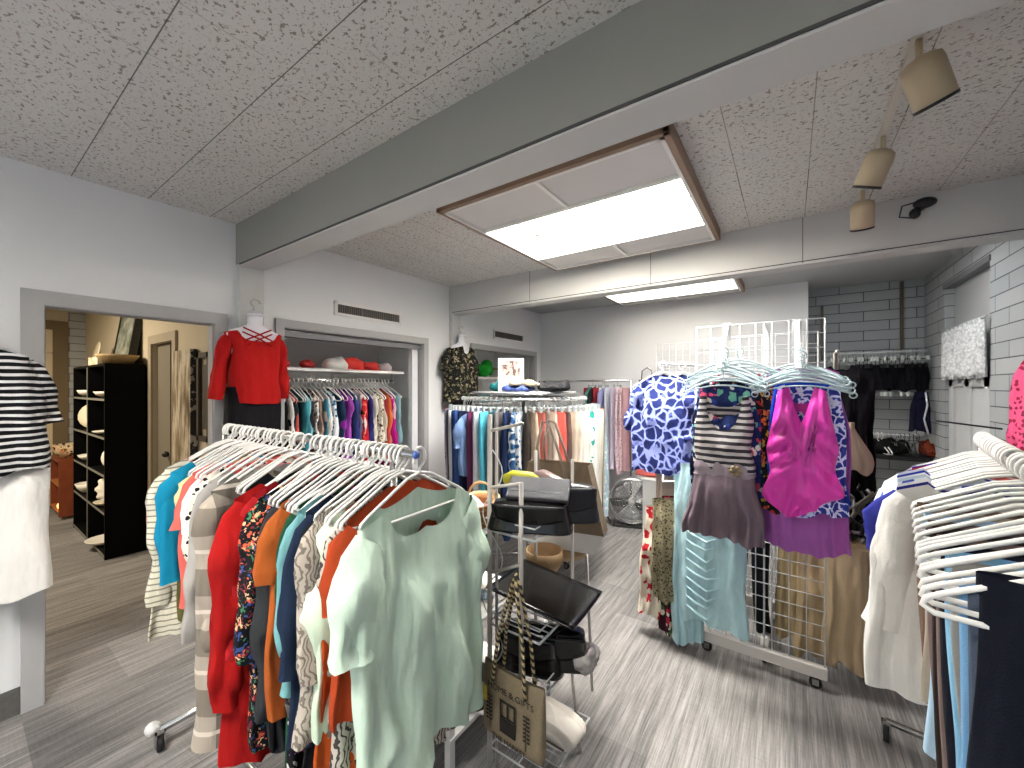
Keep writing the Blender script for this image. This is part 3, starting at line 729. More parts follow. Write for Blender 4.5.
for i,(k_,sp_,L,desc,kw) in enumerate(right):
    t_=(.04+i*.05) if i<13 else .78+(i-13)*.065
    p=A+dv*t_; rz=math.atan2(dv.y,dv.x)+PI/2+RND.uniform(-.06,.06); gx=p-Vector((.045 if 4<i<13 else 0,0,0))
    if i==0: lab=f'{desc} at the far end of the right hand rack'
    elif i==nR-1: lab=f'{desc} nearest the viewer at the lower right corner'
    else: lab=f'{desc} just nearer than the {right[i-1][3]}'
    kw=dict(kw)
    if k_=='pants': kw.setdefault('w',.215); kw['zs']=-.155; L=L*.64; kw['w']=.20-.005*(i-13)
    elif k_!='skirt': kw.setdefault('w0',.2); kw.setdefault('w1',.265); kw.setdefault('nw',.12); kw.setdefault('nd',.07); kw.setdefault('nb',.055)
    garment(k_,sp_,L,tuple(gx),rz,lab,**kw)
    hang(hme,(p.x,p.y,1.401),(0,0,rz+RND.uniform(-.1,.1)),'white plastic tube hanger on the rack at the right edge','white hangers on the right hand rack')
for t_ in (.25,.5,.72,.95,1.08,1.2,1.34,1.45):
    p=A+dv*(t_+.02); rz=math.atan2(dv.y,dv.x)+PI/2+RND.uniform(-.09,.09)
    hang(hme,(p.x,p.y,1.401),(0,0,rz),'white plastic tube hanger on the rack at the right edge','white hangers on the right hand rack')

# ---- round rack ----
RC=Vector((-1.96,3.0,0)); RRd=.54; ZR=1.50
RO=thing('round_garment_rack','chrome round garment rack of trousers under the far beam','rack',(RC.x,RC.y,0))
MB().tube([(RRd*math.cos(2*PI*i/48),RRd*math.sin(2*PI*i/48),ZR) for i in range(48)],.011,8,closed=True).build('ring_rail',CHROME,RO)
MB().tube([(RRd*.9*math.cos(2*PI*i/48),RRd*.9*math.sin(2*PI*i/48),ZR+.045) for i in range(48)],.008,8,closed=True).build('upper_ring',CHROME,RO)
s=MB()
for i in range(3): a=i*PI/3; s.tube([(-RRd*math.cos(a),-RRd*math.sin(a),ZR+.01),(RRd*math.cos(a),RRd*math.sin(a),ZR+.01)],.007,6)
s.build('spoke',CHROME,RO); MB().tube([(0,0,.08),(0,0,ZR+.02)],.018,10).build('post',CHROME,RO)
MB().lathe([(0,ZR+.05),(RRd*.86,ZR+.05),(RRd*.86,ZR+.06),(0,ZR+.06)],n=36).build('top_disc',simple('clear_top','#b9bcbc',.2),RO)
for i in range(4):
    a=i*PI/2+.4; MB().tube([(0,0,.1),(.38*math.cos(a),.38*math.sin(a),.06)],.013,8).build('leg',CHROME,RO); caster(RO,.38*math.cos(a),.38*math.sin(a),r=.025,z1=.06)
# angles: -150deg (left, facing wall) round the near side to +75 (far right)
rnd=[('pants','p:#b5122c',1.0,'crimson trousers'),('pants','sp:#e9e4de,#c05a6a:40',1.0,'white trousers with pink specks'),('pants','p:#7e8fa6',.98,'faded grey blue trousers'),
('pants','p:#3d3c42',.98,'charcoal trousers'),('pants','p:#c7ccd2',1.0,'pale grey trousers'),('pants','p:#22335a',1.0,'dark denim jeans'),('pants','p:#2c4a86',1.02,'blue denim jeans'),('pants','p:#16203c',1.0,'navy jeans'),
('ss','p:#6680a8',.55,'chambray short jacket'),('pants','p:#5a2548',.98,'plum trousers'),('pants','p:#b9c2c8',.98,'light grey slacks'),('pants','p:#54b4cc',1.02,'bright aqua trousers'),('pants','p:#2c4d55',.98,'dark teal trousers'),
('pants','p:#6f6a6a',.96,'mid grey trousers'),('pants','p:#1c2c50',.98,'midnight trousers'),('pants','an:#d9dfe8,#6f95bc,#2c5c90:12',.8,'blue and white patterned capris'),('pants','sp:#cfd6de,#35618f:26',.8,'pale capris with blue blotches'),
('pants','p:#3a3430',.96,'espresso trousers'),('pants','p:#cdb9a2',.98,'tan chinos'),('pants','p:#b96a60',.98,'clay pink trousers'),('pants','p:#8a7d70',.96,'stone brown trousers'),('pants','p:#d8c9b8',.98,'sand chinos'),
('pants','p:#e0685e',.96,'coral trousers'),('pants','p:#65504a',.98,'cocoa trousers'),('pants','p:#d6c4ae',1.0,'beige trousers'),('pants','p:#e6dfd2',1.0,'cream trousers'),('pants','p:#f0ece2',1.0,'ivory trousers'),('pants','fl:#e8efe9,#2c9a90,#3aa89c:16',.95,'white trousers with teal print'),
('pants','p:#f3f1ec',1.0,'bright white jeans'),('pants','p:#efece4',1.02,'soft white trousers'),('pants','p:#e9e2d2',1.0,'ecru trousers'),('pants','p:#ddd5c0',1.0,'pale khaki trousers'),('pants','p:#5a5a4a',.95,'dark olive trousers'),('pants','p:#c8b29a',.95,'light camel trousers'),
('dress','sp:#bcd2dc,#e8eef0:30',1.05,'pale blue speckled dress'),('pants','p:#d2503f',1.0,'tomato red trousers'),('dress','p:#2fa6c4',1.26,'long aqua blue dress'),('pants','p:#a0c0d2',.98,'powder blue trousers'),('pants','p:#c24038',.95,'brick red trousers')]
n=len(rnd); vd=math.atan2(-RC.y,-RC.x)
for i,(k_,sp_,L,desc) in enumerate(rnd):
    a=vd-1.42+ i*(3.22/(n-1)); r=RRd
    p=(RC.x+r*math.cos(a),RC.y+r*math.sin(a),ZR)
    lab=f'{desc} on round rack'+(f', right of {rnd[i-1][3]}' if i else ', nearest the closets')
    kw=dict(w=.165,th=.026) if k_=='pants' else (dict(w0=.15,w1=.2,th=.035) if k_=='dress' else dict(w0=.18,w1=.2,th=.03))
    garment(k_,sp_,L*.94,p,a+RND.uniform(-.12,.12),lab,**kw)
    hang(hclip,p,(0,0,a),'clear clip hanger holding trousers on the round rack','clear clip hangers on the round rack')
# sign on the round rack
S=thing('sign_holder','white printed sign with a photo, standing on the round rack','sign',(-1.88,2.68,ZR+.06),math.radians(33))
MB().box(-.105,.105,-.002,.002,0,.275).build('sheet',simple('white_paper','#f3f2f0',.5,0,.01),S)
t4=NT('sign_photo'); co=t4.coord(); t4.col(t4.ramp(t4.noise(co,26,3),[(.35,hexc('#4b403e')),(.48,hexc('#b78d84')),(.6,hexc('#e3c9c2')),(.7,hexc('#7d6a66'))],True))
MB().box(-.075,.075,-.004,-.002,.13,.255).build('photo',t4.m,S)
Mx=Matrix.Translation((0,-.0035,.095))@Matrix.Rotation(PI/2,4,'X')
grey=simple('grey_ink','#8a8886',.6)
for z,w in ((.105,.11),(.09,.1),(.06,.05),(.045,.07)): MB().box(-w/2,w/2,-.003,-.0021,z,z+.005).build('printed_line',grey,S)
# clothing folded on top of round rack
def folded(x,y,z,w,d,h,spec,label,rz=0,name='folded_garment'):
    r=random.Random(int(x*991+y*77)); t=thing(name,label,'clothing',(x,y,z),rz)
    m=MB(); ph=r.uniform(0,6)
    def g(u,v):
        a=2*PI*u; b=-PI/2+PI*v; cc=math.cos(b)**.5 if math.cos(b)>0 else 0
        X=sg(math.cos(a))*abs(math.cos(a))**.5*w/2*cc; Y=sg(math.sin(a))*abs(math.sin(a))**.5*d/2*cc
        Z=h/2+h/2*math.sin(b)+(b>0)*h*.9*mno.noise(Vector((X*14+ph,Y*14,ph))); X+=.02*mno.noise(Vector((X*9,Y*9,ph+3))); Y+=.025*mno.noise(Vector((X*9,Y*9,ph+9)))
        return Vector((X*(1+.05*math.sin(Z*60)),Y,max(0,Z)))
    m.grid(g,36,10,True); m.build('folded_cloth',fab(spec),t); return t
folded(-1.83,2.72,ZR+.06,.25,.2,.05,'p:#5060a0','blue folded top lying on the round rack',.3)
folded(-1.78,2.74,ZR+.11,.24,.2,.04,'p:#c9b79a','beige folded sweater on top of the blue one, round rack',.5)
folded(-1.58,2.86,ZR+.06,.24,.22,.07,'p:#242426','black folded top at the right side of the round rack',.1)
folded(-2.15,2.95,ZR+.06,.22,.2,.08,'p:#1f6f72','teal folded top behind the sign on the round rack',.1)

# ---- second straight rack by back wall ----
BR=thing('wall_garment_rack','grey straight garment rack beside the fan at the back wall','rack',(-2.15,4.88,0))
MB().tube([(-.72,0,1.68),(.55,0,1.68)],.011,8).build('rail',CHROME,BR)
for s in (-.7,.54): MB().tube([(s,0,.05),(s,0,1.68)],.013,8).build('upright',CHROME,BR); MB().tube([(s,-.2,.04),(s,.2,.04)],.013,8).build('foot',CHROME,BR)
for j in range(4): pass
bl=[('pants','p:#8c2036',.9,'wine red trousers'),('ls','p:#3f7f70',.7,'sea green shirt'),('coat','p:#202224',.7,'black blazer'),('pants','p:#a4343c',1.0,'red trousers'),('pants','p:#e6e6e6',1.0,'white trousers'),('ls','p:#8f8fb8',1.0,'lavender tunic'),('pants','p:#c4c8d4',1.02,'silver grey trousers'),('pants','p:#c9bfd2',1.0,'pale mauve trousers'),('pants','sp:#e6cfd6,#c9a3b0:40',1.05,'pale pink patterned trousers'),('pants','sp:#ddc3c8,#b98f98:40',1.03,'rose patterned trousers'),('pants','p:#b08a90',1.0,'dusty rose trousers')]
for i,(k_,sp_,L,desc) in enumerate(bl):
    x=-2.15-.05+i*.056
    garment(k_,sp_,L,(x,4.88,1.68),PI/2+RND.uniform(-.2,.2),f'{desc} on the back wall rack'+(f', right of the {bl[i-1][3]}' if i else ', leftmost there'),**(dict(w=.15,th=.02) if k_=='pants' else dict(w0=.17,w1=.19)))
for x in (-2.12,-1.98,-1.95,-1.78): hang(hclip,(x,4.88,1.68),(0,0,PI/2),'clear clip hanger on the back wall rack by the fan','clip hangers on the back wall rack')
# fan
F_=thing('drum_fan','round silver floor fan by the back wall','fan',(-1.5,4.58,0),math.radians(18))
M=Matrix.Rotation(PI/2,4,'X')
MB().lathe([(.26,-.07),(.265,0),(.26,.07),(.25,.07),(.25,-.07),(.26,-.07)],(0,0,.29),36,M).build('drum_housing',simple('galvanised','#b5b6b6',.3,.8),F_)
g=MB()
for i in range(7): r=.04+i*.035; g.tube([(r*math.cos(2*PI*k/32),-.075,.29+r*math.sin(2*PI*k/32)) for k in range(32)],.0022,5,closed=True)
for i in range(12): a=2*PI*i/12; g.tube([(.03*math.cos(a),-.078,.29+.03*math.sin(a)),(.255*math.cos(a),-.072,.29+.255*math.sin(a))],.0025,5)
g.build('grille',CHROME,F_)
for i in range(3):
    a=2*PI*i/3+.4; b=MB(); b.grid(lambda u,v,a=a:Vector(((.03+.2*v)*math.cos(a+(u-.5)*1.3),-.02+.05*(u-.5),.29+(.03+.2*v)*math.sin(a+(u-.5)*1.3))),8,5); b.build('blade',simple('blade_metal','#b9babb',.4,.3),F_,sol=.003)
MB().lathe([(0,-.05),(.035,-.05),(.045,.03),(0,.03)],(0,-.03,.29),18,M).build('hub',simple('hub_white','#d8d8d8',.4),F_)
st=MB(); 
for s in (-1,1): st.tube([(s*.27,0,.29),(s*.27,0,.06),(s*.2,-.12,.015),(s*.2,.14,.015)],.01,8)
st.tube([(-.2,-.12,.015),(.2,-.12,.015)],.01,8); st.build('stand',BLACK,F_)

# ---- closet 1 ----
def shelf_board(x0,x1,y0,y1,z,label,m=WHITEP):
    o=MB().box(x0,x1,y0,y1,z-.012,z+.012).build('closet_shelf',m,bev=.002); return tag(o,label,'shelf')
shelf_board(XL-.55,XL-.15,C1[0]-.03,2.72,1.745,'white shelf with red hats in the wider closet')
k=thing('closet_rod','chrome hanging rod under the white shelf in the wider closet','rod',(XL-.28,1.4,1.66))
MB().tube([(0,.02,0),(0,1.28,0)],.014,10).build('rod_tube',CHROME,k); 
for y in (.4,.62,1.28): MB().box(-.006,.006,y-.012,y+.012,-.02,.075).build('bracket',GREYMET,k)
cl=[('p:#c8c0b8','ls','oatmeal top'),('p:#1a1a1c','ls','black shirt'),('sp:#e8e4de,#26262a:18','ls','white and black blouse'),('p:#d85c50','ls','coral shirt'),('p:#1f2a30','ls','dark slate shirt'),('p:#3a8f9c','ls','teal blouse'),('p:#6fb4c0','ls','pale aqua shirt'),('p:#2a2226','ls','near black top'),('fl:#e4dfd8,#6b4a44,#3a6f80:24','ls','cream floral blouse'),('p:#9c8478','ls','mocha shirt'),('p:#dedcd8','ls','white cotton top'),('p:#4f9fb8','ls','turquoise shirt'),('sp:#e4e8ec,#3b6f94:30','ls','white and blue blouse'),('p:#18324a','ls','navy shirt'),('p:#8a2f9c','ls','violet long top'),('p:#a04aa8','ls','orchid long top'),('p:#2a3560','ls','dark blue shirt'),('p:#3a3a90','ls','indigo shirt'),('p:#d9d3cc','ls','stone white top'),('fl:#c42430,#1a1416,#e06a50:20','ls','red blouse with black flowers'),('p:#b51c2c','ls','scarlet top'),('p:#2f2f6f','ls','deep blue top'),('p:#d8cfc2','ls','bone coloured top'),('fl:#d9cfc0,#8f7a60,#5a5048:26','ls','beige print blouse'),('p:#b9b09f','ls','taupe grey top'),('p:#a02c38','ls','garnet top'),('p:#c96a38','ls','tangerine top'),('p:#b0107c','coat','bright magenta long top'),('p:#e0b6cc','ls','soft pink top'),('p:#7fa4ac','ls','misty blue top')]
for i,(sp_,k_,desc) in enumerate(cl):
    y=1.47+i*(1.14/(len(cl)-1))
    long=desc.startswith(('violet','bright','orchid'))
    garment(k_,sp_,.78 if long else RND.uniform(.6,.72),(XL-.28,y,1.66),RND.uniform(-.25,.1),f'{desc} in wider closet'+(f', right of {cl[i-1][2]}' if i else ', leftmost of the row'),w0=.18,w1=.2,th=.022,sl=.45)
    hang(hme,(XL-.28,y,1.66),(0,0,RND.uniform(-.15,.15)),'white hanger on the rod of the wider closet','white hangers in the wider closet')
def hat(x,y,z,h,label,r=.1):
    t=thing('sun_visor_hat' if False else 'hat',label,'hat',(x,y,z))
    MB().ball((0,0,.035),(r*.85,r*.85,r*.55),20,12,lambda p:Vector((p.x,p.y,max(p.z,-.03)+.25*r*mno.noise(p*14+Vector((y*9,0,0)))))).build('crown',simple('hat_cloth'+h,h,.8),t)
    MB().lathe([(r*.6,.008),(r*1.15,.004),(r*1.2,.0),(r*.6,.0)],n=24).build('brim',simple('hat_cloth'+h,h,.8),t)
Z1=1.757
hat(XL-.3,1.56,Z1,'#b8302a','red hat at the left end of the wider closet shelf',.1)
hat(XL-.3,1.80,Z1,'#a82c28','small flat red hat right of the leftmost red hat',.075)
hat(XL-.26,2.03,Z1,'#cfccc8','white hat on the wider closet shelf beside red hats',.13)
hat(XL-.3,2.21,Z1,'#c43026','tall red hat in the middle of the wider closet shelf',.14)
hat(XL-.28,2.40,Z1,'#b82e2a','red hat second from right on the wider closet shelf',.11)
hat(XL-.25,2.55,Z1,'#9a8f92','grey and red hat at the right end of the closet shelf',.09)
o=MB().tube([(.0,.09*math.cos(2*PI*i/24),.12+.12*math.sin(2*PI*i/24)) for i in range(24)],.008,6,closed=True); o=o.build('teal_hoop',simple('dark_teal','#2f5a5a',.5)); o.location=(XL-.3,2.7,1.0-.12); 
tag(o,'dark teal hoop handle beside the clothes in the wider closet','bag')
# door rail of sliding closet
struct(MB().box(XL-.12,XL-.06,C1[1]-.09,C1[1]-.018,0,C1[3]-.02).build('trim_7',WALLM))
struct(MB().box(XL-.12,XL-.03,C1[0],C1[1],C1[3]-.06,C1[3]-.018).build('trim_8',simple('track_grey','#77767a',.5)))
# closet 3
for z in (1.72,1.38): shelf_board(XL-.6,XL-.15,C3[0],C3[1]-.35,z,'white shelf holding green bag in the back closet' if z>1.5 else 'lower white shelf with folded cloth in the back closet')
t=thing('green_bag','bright green soft bag on the upper back closet shelf','bag',(XL-.3,4.22,1.733))
MB().ball((0,0,.1),(.1,.15,.1),16,10,lambda p:Vector((p.x,p.y,max(p.z*1+.03*math.sin(p.y*30),-.1)))).build('bag_body',fab('p:#1f8a2c'),t); MB().ball((.0,.05,.18),(.07,.09,.06)).build('bag_top',fab('p:#1f8a2c'),t)
t=thing('storage_box','small white box beside the green bag in the back closet','box',(XL-.25,4.44,1.733)); MB().box(-.08,.08,-.08,.08,0,.1).build('box_body',simple('box_white','#cfcac4',.6),t,bev=.004); MB().box(-.085,.085,-.085,.085,.1,.13).build('lid',simple('box_tan','#b0957f',.6),t,bev=.004)
folded(XL-.3,4.2,1.393,.2,.25,.1,'p:#2b7f86','teal folded cloth on the lower back closet shelf')
folded(XL-.3,4.5,1.393,.2,.3,.08,'p:#8f7f8a','mauve folded cloth on the lower back closet shelf')
# ---- mannequins hanging on columns ----
def torso(loc,rz,label,sc_=1.0):
    t=thing('torso_form',label,'mannequin',loc,rz); prof=[]
    m=MB()
    def g(a,v):
        q=2*PI*a; z=.0-v*.62
        # neck to hip
        if v<.12: w=.05+.005*v; d=.045
        elif v<.22: k=(v-.12)/.10; w=.052+.13*sm(k); d=.045+.03*k
        elif v<.35: w=.182-.02*(v-.22)/.13; d=.075+.03*math.sin((v-.22)/.13*PI/2)
        elif v<.65: k=(v-.35)/.3; w=.162-.045*sm(k); d=.105-.035*sm(k)
        else: k=(v-.65)/.35; w=.117+.04*sm(k); d=.07+.02*sm(k)
        return Vector((math.cos(q)*w*sc_*.93,math.sin(q)*d*.6+.02,z))
    m.grid(g,28,26,True)
    m.build('torso_shell',simple('form_white','#e4e4ea',.3),t)
    hk=MB(); hk.tube([(.0,0,-.01),(0,0,.05),(.02,0,.08),(.0,0,.105),(-.03,0,.10),(-.04,0,.08)],.006,8); hk.build('hook',GREYMET,t); MB().lathe([(.05,0),(.052,-.02),(.03,.02),(0,.022)],(0,.02,0),18).build('neck_cap',simple('form_white','#e4e4ea',.3),t)
    return t
rzw=-PI/2   # local +y (front) -> world +x
def wtop(loc,rz,spec,L,label,name,sl,w0,w1,nw,nd,th=.1,slope=.3,amp=.006,sleeve_w=.06,a1=.2,bulge=.4,**k):
    t=thing(name,label,'top',loc,rz); m=fab(spec); seed=abs(hash(label))%97 if False else len(label)
    body_mb(seed,L,w0,w1,th,zs=0,slope=slope,nw=nw,nd=nd,nb=.01,amp=amp,puff=.72,N=56,R=26,**k).build('body',m,t)
    for s in (-1,1): sleeve_mb(seed,s,w0+.01,0,slope,sl,w=sleeve_w,th=.04,a1=a1,taper=1.0,bulge=bulge).build('sleeve',m,t)
    return t
# red top: spans y .96..1.45, z 1.99..1.5
torso((-2.975,1.21,2.09),rzw,'white torso form with hook hanging on the near column',1)
rt=wtop((-2.975,1.21,1.99),rzw,'p:#a61614',.50,'red long sleeved top with crossed neck straps on the hanging form','long_sleeved_top',.43,.165,.142,.115,.085,th=.12,a1=.10,sleeve_w=.042,hem=.004,ease=.3,slope=.20,bulge=.1)
st=MB()
for (a,b) in (((-.085,.03),(.085,-.055)),((-.09,.0),(.075,-.085)),((.085,.03),(-.085,-.055)),((.09,.0),(-.075,-.085))):
    st.tube([(a[0],.055,a[1]-.03),(0,.09,(a[1]+b[1])/2-.03),(b[0],.095,b[1]-.03)],.005,6)
st.build('neck_strap',fab('p:#a61614'),rt)
bp=thing('black_trousers','black trousers showing below the red top on the form','trousers',(-2.975,1.21,1.60),rzw)
body_mb(5,.62,.158,.16,.115,zs=0,slope=0,nw=0,nd=0,nb=0,amp=.003,puff=.8).build('trouser_body',fab('p:#141216'),bp)
# black patterned top on far column
torso((-2.99,3.29,2.17),rzw,'white torso form with hook hanging on the far column',1)
wtop((-2.99,3.29,2.06),rzw,'fl:#171715,#6f6b50,#4a4836,#9a8c70,#232320:30',.62,'black short sleeved blouse with olive leaf print hanging on the far column','short_sleeved_top',.20,.185,.215,.05,.10,th=.12,sleeve_w=.09,a1=.2,slope=.26)
bk=thing('black_trousers','black trousers below the leaf print blouse','trousers',(-2.99,3.29,1.5),rzw); body_mb(6,.5,.15,.15,.09,zs=0,slope=0,nw=0,nd=0,nb=0,amp=.003,puff=.8).build('trouser_body',fab('p:#17171a'),bk)
# striped top at left edge
torso((-2.95,.07,1.86),rzw,'white torso form at the left edge beside the doorway')
stp=wtop((-2.95,.07,1.79),rzw,'sh:#131316,#131316,#131316,#dcdcdc,#dcdcdc:33',.58,'black and white striped short sleeved tee at the left edge','striped_tee',.29,.165,.215,.06,.03,th=.125,slope=.30,sleeve_w=.075,a1=.12,amp=.014)
wp=thing('white_trousers','white cropped trousers hanging below the striped tee','trousers',(-2.95,.10,1.26),rzw)
pants_mb(11,.62,w=.20,th=.09,zs=0,flare=1.15).build('trouser_legs',fab('p:#e9e7e2'),wp)

# ---- grid panels ----
def gridpanel(name_loc,label,W,H,rz,base=True,z0=.1,part_only=None):
    t=thing('gridwall_panel',label,'display panel',name_loc,rz)
    m=MB(); n=round(W/.0762); k=round((H-z0)/.0762)
    for i in range(n+1): x=-W/2+W*i/n; m.tube([(x,0,z0),(x,0,H)],.0028 if 0<i<n else .0045,5)
    for j in range(k+1): z=z0+(H-z0)*j/k; m.tube([(-W/2,.003,z),(W/2,.003,z)],.0028 if 0<j<k else .004,5)
    m.build('wire_grid',WHITEMET,t)
    if base:
        MB().box(-W/2-.01,W/2+.01,-.02,.02,.06,.12).build('base_rail',simple('grey_base','#bdb9b4',.4),t,bev=.003)
        for s in (-W/2+.06,W/2-.04):
            caster(t,s,.0,r=.028,z1=.062)
    return t
gridpanel((-.16,2.665,0),'white wire gridwall panel facing the aisle, hung with swimsuits',.625,1.965,0)
gridpanel((-.12,2.98,0),'white wire gridwall panel joining the front and rear panels',.6,1.965,PI/2)
gridpanel((-.16,3.29,0),'white wire gridwall panel behind the swimsuit display',.625,1.965,0)
gridpanel((-.98,5.12,0),'tall white wire gridwall against the back wall behind the blouse',.78,2.13,0,base=False,z0=.3)
def arm(x,y,z,ln,label):
    t=thing('waterfall_arm',label,'hook arm',(x,y,z)); M=Matrix.Rotation(0,4,'X')
    MB().box(-.022,.022,-.006,.0,-.09,.012).build('bracket',WHITEMET,t,bev=.002)
    a=MB(); R_=Matrix.Rotation(math.atan2(.27,ln),4,'X'); a.box(-.012,.012,-math.hypot(ln,.27),0,-.006,.006,M=R_); a.build('sloping_arm',WHITEMET,t,bev=.002)
    return t
arm(-.304,2.655,1.965,.34,'left white sloping hook arm on the front gridwall panel'); arm(.033,2.655,1.955,.34,'right white sloping hook arm on the front gridwall panel')
def gg(x,y,z,me=hclear,rz=0,lab='clear plastic hanger on the gridwall swimsuit arms',grp='clear hangers on the gridwall arms'): hang(me,(x,y,z),(0,0,rz),lab,grp)
def onarm(x,y): return 1.965-(2.655-y)*.27/.34-.012
# left arm
def dressf():
    y=2.36; z=onarm(-.28,y)-.01
    t=thing('striped_dress','short dress with striped top and grey flared skirt, front of the left arm','dress',(-.285,y,z),PI)
    body_mb(41,.40,.115,.135,.05,zs=-.145,slope=.12,nw=.085,nd=.19,nb=.07,amp=.003,puff=.5,strap=.12,N=60,R=24,hem=.0,folds=3).build('bodice',fab('sh:#353236,#b9b4b2:30'),t)
    body_mb(42,.075,.137,.14,.055,zs=-.50,slope=0,nw=0,nd=0,nb=0,amp=.002,puff=.9,N=40,R=6,hem=0).build('waistband',fab('p:#8c8088'),t)
    body_mb(43,.33,.142,.195,.06,zs=-.565,slope=0,nw=0,nd=0,nb=0,amp=.02,puff=.9,N=72,R=18,hem=.012,folds=6,ease=.9).build('skirt_body',fab('p:#6c5e66'),t)
    fl=MB()
    for k in range(6): a=k*PI/3; fl.ball((-.06+.018*math.cos(a),.065,-.535+.018*math.sin(a)),(.012,.006,.012),8,6)
    fl.build('flower_brooch',simple('gold_brooch','#8a7a58',.4,.5),t)
    gg(-.285,y,z)
dressf()
back=[('tank','fl:#1e2a5a,#c8486a,#6fb4a0,#e4e0d8,#2c3f8a:20',.62,'navy floral tankini'),('tank','sp:#18203c,#8aa0c8:30',.6,'navy and pale blue spotted swimsuit'),('tank','fl:#1a1a20,#d06a3a,#c8a040,#6a2c2c:26',.66,'black swimsuit with orange flowers'),('tank','fl:#c83a5a,#f0e4da,#2f6a8a:22',.64,'pink floral swimsuit')]
for i,(k_,sp_,L,d_) in enumerate(back):
    y=2.40+i*.025; x=-.30+.02*(-1)**i; z=onarm(x,y)
    garment(k_,sp_,L,(x+.03*i,y,z),PI+RND.uniform(-.15,.15),f'{d_} on left gridwall arm, '+('just behind the striped dress' if i==0 else f'behind {back[i-1][3]}'),name='swimsuit',w0=.13,w1=.16,nd=.16,strap=.1,th=.025,zs=-.1)
    gg(x+.03*i,y,z,rz=RND.uniform(-.3,.3))
for i in range(4): gg(-.30+RND.uniform(-.02,.02),2.38+i*.025,onarm(0,2.38+i*.025),rz=RND.uniform(-.6,.6))
# light blue skirt
ls=thing('ruched_dress','pale blue ruched long skirt below the striped dress','dress',(-.39,2.56,1.18),PI)
body_mb(51,.92,.15,.19,.03,zs=-.04,slope=.0,nw=0,nd=0,nb=0,amp=.012,puff=.4,N=60,R=34,folds=3).build('dress_body',fab('satin:#a9cdd4'),ls)
rch=MB()
for i in range(9):
    z=-.44-i*.055; rch.tube([(-.05+.02*math.sin(i),.052,z),(.0,.062,z-.03+.01*math.sin(i*2)),(.06,.058,z-.005),(.11,.05,z+.02)],[.003,.009,.008,.003],6)
rch.build('ruching',fab('satin:#a9cdd4'),ls)
# magenta swimsuit
def mag():
    y=2.35; x=.045; z=onarm(x,y)-.005
    t=thing('magenta_swimsuit','shiny magenta draped one piece swimsuit at front of the right arm','swimsuit',(x,y,z),PI)
    mb=MB()
    def fn(a,v):
        q=2*PI*a; c,s=math.cos(q),math.sin(q); u=sg(c)*abs(c)**.8
        # outline: straps -> bust -> waist -> hips -> leg point
        if v<.25: w=.115+.025*v/.25
        elif v<.5: w=.14-.014*sm((v-.25)/.25)
        elif v<.78: w=.126+.034*sm((v-.5)/.28)
        else: w=.16*(1-.62*sm((v-.78)/.22)) 
        x=u*w; zt=-.085-.05*abs(u)
        au=abs(u)
        if s>0:
            zt-= .19*max(0,1-(au/.42)**1.2)   # deep V
        else: zt-= .10*max(0,1-(au/.6)**2)
        if au>.82: zt-=.16*(au-.82)/.18
        zb=-.71 -.03*u
        zz=zt+(zb-zt)*v
        t_=.03+.025*math.sin(PI*min(1,v*1.2))
        f=(.011*math.sin(zz*62+au*6.5+1.5*math.sin(zz*17+u))*sm((v-.1)*4)+.009*math.sin(u*14+zz*8)*(v<.5)*sm((.5-v)*4))*(1 if s>0 else .3)
        bust=.02*math.exp(-((au-.5)/.3)**2-((v-.2)/.13)**2) if s>0 else 0
        return Vector((x,t_*sg(s)*abs(s)**.6+f+bust,zz))
    mb.grid(fn,72,60,True); mb.build('swimsuit_body',fab('satin:#c8249c'),t)
    gg(x,y,z)
    garment('tank','an:#d4daf0,#4a5ac0,#2c3a8c:24',.66,(.07,2.40,onarm(0,2.40)),PI,'blue and white patterned swimdress directly behind the magenta swimsuit',name='swimdress',w0=.125,w1=.14,th=.03,zs=-.1,nd=.1,strap=.1)
    garment('tank','p:#1b46c0',.62,(.06,2.45,onarm(0,2.43)),PI,'royal blue swimsuit on the right gridwall arm behind the patterned swimdress',name='swimsuit',w0=.13,w1=.155,th=.03,zs=-.1,nd=.1,strap=.1)
    garment('tank','fl:#16161c,#d8603a,#c8a040,#a02c2c:28',.7,(-.06,2.46,onarm(0,2.43)),PI+.2,'black and orange flowered swimsuit between the two gridwall arms',name='swimsuit',w0=.12,w1=.14,th=.03,zs=-.1,nd=.1,strap=.1)
    garment('dress','p:#96569c',.93,(.05,2.47,onarm(0,2.46)),PI,'purple knee length dress behind the magenta swimsuit',w0=.14,w1=.185,th=.035,folds=6,amp=.014,zs=-.08)
    garment('tank','p:#a5489c',.5,(.05,2.49,onarm(0,2.47)),PI+.1,'orchid pink top with wide straps on the right gridwall arm',w0=.15,w1=.16,zs=-.07,nd=.09)
    for i in range(5): gg(.04+RND.uniform(-.02,.02),2.37+i*.016,onarm(0,2.37+i*.016),rz=RND.uniform(-.6,.6))
mag()
# blue floral blouse + others at the left end
garment('ss','an:#97a3dc,#5563b0,#232c62:15',.70,(-.72,2.86,1.76),PI-.15,'blue and lavender blotch print blouse left of the gridwall panel',th=.07,w0=.19,w1=.225,nw=.06,nd=.03,sl=.33,amp=.02,name='blue_print_blouse')
garment('ls','fl:#23305f,#8fa4d0,#c4cfe8:16',.66,(-.62,2.98,1.76),PI-.1,'navy blouse partly hidden behind the blue blotch print blouse',w0=.18,w1=.2,th=.05)
gg(-.72,2.86,1.76,hme,0,'white hanger inside the blue blotch print blouse',None); gg(-.62,2.98,1.76,hme,.3,'white hanger inside the hidden navy blouse',None)
hb_=thing('hook_bar','white bar holding blouses at the left end of the gridwall','bar',(-.72,2.9,1.76)); MB().tube([(0,-.08,0),(.1,.2,0),(.25,.36,0)],.007,8).build('bar_tube',WHITEMET,hb_)
